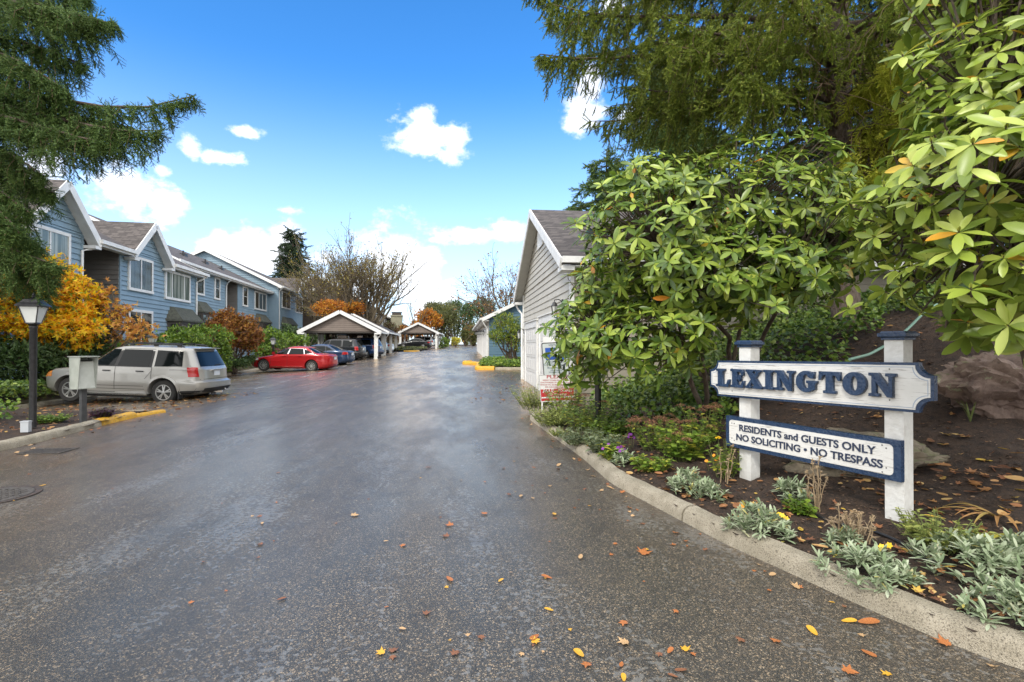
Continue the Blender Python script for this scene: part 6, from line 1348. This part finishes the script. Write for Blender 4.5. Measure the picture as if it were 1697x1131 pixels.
def stalkplant(name, label, px, py, mt, *a, hm=None, off=0, **k):
    p = onbed(px, py); t = thing(name, label, 'plant', p+[0, 0, -.01]); (V, F), S, hd = stalky(*a, **k); npmesh('leaves', V, F, mt, t, True); S.build('stems', mt if mt is M_dry else M_g2x, t)
    if hd: npmesh('flower_heads', hd[0], hd[1], hm or M_head_b, t)
    return t
M_g2x = mat('green_stem', (.12, .15, .04), .7)
stalkplant('sedum', 'large yellow green sedum with rusty seed heads left of the sign', 1130, 760, M_sed, 46, .30, .34, .075, w=.6, heads=.35, hr=.05)
stalkplant('sedum', 'tall sedum with brown seed heads in front of the rhododendron stems', 1165, 735, M_sed, 22, .22, .40, .06, w=.6, heads=.7, hr=.05)
stalkplant('sedum', 'sedum with drooping rust seed heads, left of the large yellow green one', 1085, 745, M_sed, 26, .24, .34, .05, w=.6, heads=.95, hr=.06)
stalkplant('sedum', 'rust coloured sedum in front of the parking notice sign', 935, 690, M_sed, 46, .34, .46, .06, w=.6, heads=.8, hr=.06)
stalkplant('leafy_plant', 'green bushy plant to the left of the lamp post foot', 975, 712, M_sed, 60, .42, .42, .06, w=.5, heads=.2, hr=.05)
stalkplant('leafy_plant', 'fresh green bushy plant to the right of the lamp post foot', 1015, 722, M_g1, 40, .30, .24, .06, w=.5)
stalkplant('lime_shrublet', 'pale yellow green plant at the far tip of the bed', 888, 678, M_lime, 80, .45, .42, .05, w=.4, per=12)
stalkplant('lime_shrublet', 'yellow green fine leaved plant at the kerb below the parking notice', 915, 705, M_lime, 70, .35, .26, .045, w=.4, per=11)
stalkplant('sage_plant', 'grey green fine leaved plant in front of the lamp post', 960, 735, M_sage, 50, .28, .20, .05, w=.35, per=10)
stalkplant('sage_plant', 'grey green plant between the kerb and the purple flowers', 1000, 750, M_sage, 46, .24, .22, .06, w=.35, per=10)
stalkplant('leafy_plant', 'small leafy plant with broad blades beside the purple flowers', 1010, 762, M_sed, 12, .12, .2, .12, w=.3, per=5)
stalkplant('leafy_plant', 'low yellow green plant right of the purple flowers', 1080, 782, M_sed, 26, .18, .16, .06, w=.5)
stalkplant('leafy_plant', 'pale green sprig plant right of the right sign post', 1555, 905, M_lime, 34, .20, .17, .05, w=.35, per=9)
stalkplant('leafy_plant', 'green leafy weed with yellow flowers beside the left sign post', 1200, 790, M_sed, 16, .14, .30, .05, w=.5, heads=.25, hr=.02, hm=mat('yellow_petal', (.75, .50, .01), .5))
stalkplant('leafy_plant', 'small green weed behind the silver plants under the lower board', 1325, 850, M_g1, 14, .10, .10, .05, w=.45, heads=.15, hr=.018, hm=MT['yellow_petal'])
stalkplant('moss_tuft', 'tiny lime tuft at the kerb near the far tip of the bed', 925, 722, M_lime, 30, .16, .10, .03, w=.4)
# dried stalks
def dry(label, px, py, n, H, R, lean=(0, 0)):
    p = onbed(px, py); t = thing('dried_stalks', label, 'dried plant', p); S = MB(); L = []
    for i in range(n):
        a = RNG.uniform(0, 2*pi); b0 = np.array([cos(a), sin(a), 0])*R*RNG.random(); tip = b0*1.6+[lean[0]+RNG.normal()*.05, lean[1]+RNG.normal()*.04, H*RNG.uniform(.35, 1)]; Q = curve(b0, tip, 0, .03, 4); S.tube(Q, [.006, .005, .004, .0035, .003], 5)
        m = 7; tt = RNG.uniform(.3, 1, m); P = b0+(tip-b0)*tt[:, None]; L.append(bake(leafT(1, .25, .1, .8), P, rnd_unit(m), rnd_unit(m), .05))
        for q in range(6): d = nrm(RNG.normal(size=3)+[0, 0, .6])*.018; S.tube([tip, tip+d], [.004, .006], 4)
    V, F = merge(L); npmesh('dry_leaves', V, F, M_dry, t); S.build('stalks', mat('straw_stem', (.30, .22, .13), .9), t)
dry('tall dried flower stalks in front of the middle of the lower sign board', 1350, 845, 9, .50, .06)
dry('bushy dried plant with grey stalks in front of the right half of the sign', 1415, 900, 26, .26, .10)
dry('single dried flower stem leaning in front of the left sign post', 1205, 800, 4, .42, .08, (.1, 0))
# small flowers
def flowers(label, px, py, n, R, h, col, name='flower_plant'):
    p = onbed(px, py); t = thing(name, label, 'flower', p); L = []; S = MB()
    for i in range(n):
        q = np.array([RNG.normal()*R, RNG.normal()*R, h*RNG.uniform(.6, 1.2)]); S.tube([(q[0]*.6, q[1]*.6, 0), q], .0025, 4); m = 6; a = np.arange(m)*2*pi/m; fw = nrm(np.array([-.5, -.7, .5])+RNG.normal(size=3)*.3); u = nrm(np.cross(fw, [0, 0, 1.])); v = np.cross(fw, u)
        X = np.cos(a)[:, None]*u+np.sin(a)[:, None]*v+fw*.15; L.append(bake(leafT(1, .75, .03, .1), np.tile(q, (m, 1)), X, np.tile(fw, (m, 1)), .024))
    V, F = merge(L); npmesh('petals', V, F, col, t); S.build('stems', M_g2x, t)
M_purp = mat('purple_petal', (.13, .006, .20), .5, (.20, .02, .25), 30); M_or = mat('orange_petal', (.80, .30, .01), .5)
flowers('cluster of purple flowers hanging over the kerb', 1025, 765, 9, .10, .16, M_purp, 'purple_flowers')
flowers('two purple flowers in front of the rusty seed heads', 1045, 745, 4, .06, .20, M_purp, 'purple_flowers')
flowers('small orange yellow flower left of the tall dried stalks', 1228, 850, 1, .01, .08, M_or, 'orange_flower')
flowers('yellow flowers at the foot of the left sign post', 1180, 780, 4, .07, .16, M_or, 'yellow_flowers')
flowers('small yellow flowers among the silver plants under the sign', 1300, 862, 3, .06, .06, MT['yellow_petal'], 'yellow_flowers')
flowers('yellow flower between the dried plant and the right post', 1470, 915, 2, .04, .06, MT['yellow_petal'], 'yellow_flowers')
# strap leaves
def strap(label, px, py, specs, mt, name='iris_plant'):
    p = onbed(px, py); t = thing(name, label, 'plant', p); b = MB()
    for (a, L, w_, hgt, dr) in specs:
        d = np.array([cos(a), sin(a), 0]); s_ = np.array([-sin(a), cos(a), 0]); V = []; n = 8
        for i in range(n+1):
            u = i/n; c = d*L*u+np.array([0, 0, hgt*4*u*(1-u)*(1-dr)+hgt*u*dr+.01]); w2 = w_*(1-u**3)*.5+.001; V += [c-s_*w2, c+[0, 0, -.006], c+s_*w2]
        b.add(V, [(i*3+j, i*3+j+1, i*3+j+4, i*3+j+3) for i in range(n) for j in range(2)])
    b.build('blades', mt, t, smooth=60)
strap('yellow green strap leaves lying across the bed at the right edge', 1700, 905, [(pi*.93, .5, .045, .06, .3), (pi*1.0, .42, .04, .08, .3), (pi*.86, .36, .04, .04, .3), (pi*1.06, .38, .035, .10, .2)], leafmat('strap_leaf', [(0, (.30, .36, .06)), (1, (.60, .50, .08))], .5, .3))
strap('withered brown and green strap leaves on the soil behind the right sign post', 1650, 860, [(pi*(.6+.11*i), .28+.05*(i % 3), .03, .05+.02*(i % 2), .1) for i in range(8)], leafmat('withered_leaf', [(0, (.34, .17, .06)), (.6, (.45, .26, .10)), (1, (.30, .34, .06))], .7, .2))
strap('thin green bulb leaves sprouting between the boulder and the right sign post', 1607, 700, [(a, .12, .014, .26, .9) for a in (.2, 1.2, 2.4, 3.3, 4.4)], M_g2x)
strap('small green sprout just right of the right sign post, below the name board', 1523, 680, [(a, .06, .012, .12, .9) for a in (.2, 1.6, 3.3, 4.8)], M_g2x)
# left island plants
def isle(px, py): return onground(px, py, .1)
p = isle(88, 700); (V, F), S, hd = stalky(60, .26, .12, .045, w=.4, per=9); t = thing('lime_shrublet', 'bright lime green low plant at the foot of the left lamp post', 'plant', p); npmesh('leaves', V, F, M_g1, t, True); S.build('stems', M_g2x, t)
p = isle(168, 693); (V, F), S, hd = stalky(40, .18, .16, .06, w=.5, per=9); t = thing('purple_plant', 'dark purple leaved plant right of the drop box post', 'plant', p); npmesh('leaves', V, F, leafmat('dark_purple_leaf', [(0, (.03, .010, .02)), (1, (.10, .03, .06))], .5, .1), t, True); S.build('stems', M_g2x, t)
t = thing('junction_box', 'small grey electrical box at the foot of the left lamp post', 'utility box', isle(44, 716), .2); b = MB(); b.box(-.06, .06, -.04, .04, 0, .17); b.box(-.066, .066, -.046, .046, .1701, .19); b.build('housing', mat('grey_pvc', (.42, .44, .46), .5), t)
# white post at far left edge
t = thing('marker_post', 'white metal post at the left edge in front of the hedge', 'post', (-12.9, 12.75, 0)); b = MB(); b.box(-.07, .07, -.05, .05, 0, .95); b.lathe([(.07, .95), (.06, .99), (.02, 1.01)], n=12); b.build('post', M_white, t)
# ================= fallen leaves =================
def mapleT(seed):
    rg = np.random.default_rng(seed); P = []; tips = [(90, 1.0), (38, .9), (142, .9), (-8, .62), (188, .62), (-50, .34), (230, .34)]; tips.sort(); out = []
    for i, (a, r) in enumerate(tips):
        a0 = RAD(a); out.append((r*cos(a0)*rg.uniform(.9, 1.1), r*sin(a0)*rg.uniform(.9, 1.1))); nx_ = tips[(i+1) % len(tips)]; am = RAD((a+(nx_[0] if i+1 < len(tips) else nx_[0]+360))/2)
        rr = .42*min(r, nx_[1])+.12; 
        for da, q in ((-.16, rr*1.25), (0, rr), (.16, rr*1.25)): out.append((q*cos(am+da), q*sin(am+da)))
    V = [(0, 0, 0)]+[(x*.5, y*.5, 0) for x, y in out]; c1, c2 = rg.uniform(-.3, .3, 2)
    V = [(x, y, .22*abs(x)**1.3*1.2+c1*y*y+c2*x*y+.03+.05*sin(x*17+y*9)*(abs(x)+abs(y))) for x, y, z in V]; n = len(out); F = [(0, 1+i, 1+(i+1) % n) for i in range(n)]
    return V, F
def ovalT(seed):
    rg = np.random.default_rng(seed); n = 12; V = [(0, 0, 0)]+[(.5*cos(2*pi*i/n), .21*sin(2*pi*i/n)*(1+.25*cos(2*pi*i/n)), 0) for i in range(n)]; c = rg.uniform(.2, .9); V = [(x, y, c*y*y*1.8+.18*x*x+.02) for x, y, z in V]; return V, [(0, 1+i, 1+(i+1) % n) for i in range(n)]
lm = {'orange': mat('leaf_orange', (.46, .17, .045), .55, (.28, .09, .03), 30), 'yellow': mat('leaf_yellow', (.66, .40, .03), .5, (.52, .24, .03), 25), 'tan': mat('leaf_tan', (.55, .38, .20), .6, (.36, .20, .09), 25), 'brown': mat('leaf_brown', (.15, .06, .03), .6, (.26, .11, .05), 30)}
def lmesh(T, m_, nm):
    V, F = T; me = bpy.data.meshes.new(nm); me.from_pydata(V, [], F); me.materials.append(m_); me.polygons.foreach_set('use_smooth', [True]*len(me.polygons)); me.update(); return me
MM = {(k, c): lmesh(mapleT(k) if k < 4 else ovalT(k), lm[c], 'fallen_leaf') for k in range(6) for c in lm}
def leafobj(p, s, k, c, rz, label, group, tilt=.12):
    o = bpy.data.objects.new('fallen_leaf', MM[(k, c)]); C.objects.link(o); o.location = tuple(map(float, p)); o.scale = (s, s, s); o.rotation_euler = (random.uniform(-tilt, tilt), random.uniform(-tilt, tilt), rz); return tag(o, label, 'leaf', group)
sp = [(1066, 917, .17, 0, 'orange', 'large crumpled orange maple leaf on the asphalt near the kerb, left of the sign'), (1036, 1063, .11, 1, 'tan', 'pale tan star shaped maple leaf at the bottom centre right'), (959, 1081, .09, 4, 'yellow', 'narrow amber leaf at the bottom of the road'), (885, 1062, .09, 2, 'yellow', 'golden maple leaf left of the narrow amber one'),
      (830, 961, .06, 5, 'yellow', 'small curled yellow leaf alone in mid asphalt'), (748, 870, .13, 3, 'orange', 'orange maple leaf with a dark stem in mid road'), (741, 888, .11, 1, 'brown', 'brown crinkled leaf just below the orange one with a stem'), (586, 854, .13, 2, 'tan', 'tan maple leaf left of the middle of the road'),
      (805, 851, .11, 0, 'orange', 'rust maple leaf right of the tan one in the upper road'), (707, 1016, .08, 0, 'brown', 'small dark red leaf low on the left half of the road'), (1437, 1030, .13, 5, 'orange', 'broad orange leaf on the asphalt below the silver plants'), (1405, 1028, .09, 4, 'yellow', 'yellow leaf touching the left of the broad orange one'),
      (1344, 1044, .09, 5, 'yellow', 'bright yellow oval leaf on the asphalt near the kerb'), (1400, 1110, .12, 1, 'orange', 'orange jagged leaf at the bottom edge of the picture, right side'), (1470, 1115, .08, 2, 'yellow', 'small curled pale yellow leaf at the bottom right'), (1285, 1060, .09, 3, 'orange', 'faded orange leaf left of the yellow oval one'),
      (1565, 1065, .13, 0, 'orange', 'orange maple leaf by the kerb near the bottom right corner'), (962, 922, .08, 4, 'tan', 'peach coloured oval leaf in mid road'), (1127, 1109, .07, 5, 'brown', 'small russet leaf near the bottom edge, right of centre'), (797, 1053, .07, 3, 'brown', 'brown torn leaf low in the middle of the road'),
      (863, 822, .08, 4, 'tan', 'long pale leaf lying across the road in the upper middle'), (1600, 1060, .10, 4, 'tan', 'tan leaf beside the kerb at the lower right corner')]
for (px, py, s, k, c, lab) in sp:
    p = onground(px, py, .006); leafobj(p, s, k, c, random.uniform(0, 6.3), lab, 'fallen leaves on the asphalt')
n = 0
while n < 105:
    r = random.random()
    if r < .5: px, py = random.uniform(560, 1500), random.uniform(770, 1131)
    elif r < .85: px, py = random.gauss(1000, 140), random.uniform(690, 900)
    else: px, py = random.uniform(0, 560), random.uniform(760, 1000)
    p = onground(px, py, .006)
    if p[1] > 12 or sdist(p[0], p[1])[0] > -.06: continue
    c = random.choice(['orange', 'orange', 'brown', 'tan', 'brown', 'yellow']); leafobj(p, random.choice([.03, .04, .05, .06, .085]), random.randrange(6), c, random.uniform(0, 6.3), 'small fallen leaf lying on the wet asphalt of the near road', 'small fallen leaves on the asphalt'); n += 1
n = 0
while n < 110:     # drifts along both kerbs
    if random.random() < .55:
        i = random.randrange(30, len(KRs)-10); T_ = KRs[i+1]-KRs[i]; T_ /= np.linalg.norm(T_); nn_ = np.array([-T_[1], T_[0]]); q = KRs[i]+nn_*(.06+abs(random.gauss(.0, .18))); lab = 'small leaf fallen along the foot of the right kerb'; gp = 'leaves along the right kerb'
    else: y = random.uniform(7, 12.5); q = np.array([np.interp(y, [7, 10, 12.5], [-7.62, -8.0, -8.15])+abs(random.gauss(.02, .4)), y]); lab = 'tan leaf fallen along the foot of the left kerb'; gp = 'leaves along the left kerb'
    leafobj((q[0], q[1], float(zg(q[0], q[1]))+.006), random.uniform(.04, .12), random.randrange(6), random.choice(['orange', 'tan', 'brown', 'tan']), random.uniform(0, 6.3), lab, gp, .3); n += 1
# leaf litter as stuff
def litter(name, label, P, sizes, cols, seeds=(0, 1, 4, 5)):
    rgx = np.random.default_rng(4); L = []
    for k in seeds:
        T = mapleT(k) if k < 4 else ovalT(k); m = rgx.random(len(P)) < 1/len(seeds); q = P[m]
        if len(q): L.append(bake((np.array(T[0], float), np.array(T[1])), q, np.stack([np.cos(a := rgx.uniform(0, 6.3, len(q))), np.sin(a), np.zeros(len(q))], 1), np.array([[0, 0, 1.]])+rgx.normal(size=(len(q), 3))*.35, rgx.uniform(*sizes, len(q))))
    V, F = merge(L); tag(npmesh(name, V, F, cols), label, 'leaf litter', kind='stuff')
M_lit = leafmat('leaf_litter', [(0, (.12, .05, .025)), (.35, (.28, .12, .05)), (.7, (.44, .22, .08)), (.9, (.55, .36, .14)), (1, (.62, .42, .05))], .6, .15)
P = bedpts(230, lambda X, Y, d: (Y < 5.6) & (Y > 3.4) & (X > 3.3) & (X < 4.9), .0, .06); litter('leaf_litter', 'heap of brown withered leaves on the soil right of the right sign post', P, (.05, .16), M_lit)
P = bedpts(420, lambda X, Y, d: (Y < 8) & (d < .95) & (np.sin(X*5+Y*2) > -.3), .01, .03); litter('leaf_litter', 'orange leaf litter caught among the silver plants along the kerb', P, (.03, .12), M_lit)
P = bedpts(1500, lambda X, Y, d: (Y < 9) & (np.sin(X*2.1+Y)*np.sin(Y*1.7-X) > -.15), .01, .02); litter('leaf_litter', 'brown and orange leaf litter on the mulch bed around the sign', P, (.03, .11), M_lit)
P = bedpts(26000, lambda X, Y, d: Y < 9.0, .0, .016); litter('bark_chips', 'fine brown bark chips scattered over the mulch bed', P, (.010, .042), leafmat('bark_chip', [(0, (.02, .012, .008)), (.5, (.07, .04, .025)), (.85, (.15, .09, .055)), (1, (.34, .23, .14))], .8, 0), (5,))
P = islepts(900, -13.6, -8.2, 12.3, 16.8, .005, lambda X, Y: zg(X, Y)+.01); litter('leaf_litter', 'tan leaf litter on the parking space around the silver SUV', P[P[:, 0] > -14+0*P[:, 1]], (.04, .13), M_lit)
P = islepts(700, -13.5, -8.1, 7.5, 12, .02, lambda X, Y: zr(Y)+.10); litter('leaf_litter', 'brown leaf litter on the left kerb island', P, (.04, .10), M_lit)
P = islepts(500, -1.4, 1.0, 14, 28.6, .004, lambda X, Y: zg(X, Y)+.008); P = P[P[:, 0] < 2.5-.0985*P[:, 1]]; litter('leaf_litter', 'thin leaf litter in front of the garage doors', P, (.04, .10), M_lit)
P = islepts(900, -17.5, -12.5, 17, 40, .004, lambda X, Y: zg(X, Y)+.01); P = P[np.abs(P[:, 0]+14.2+.125*(P[:, 1]-15)) < .9]; litter('leaf_litter', 'leaf litter along the parking kerb below the townhouses', P, (.05, .12), M_lit)
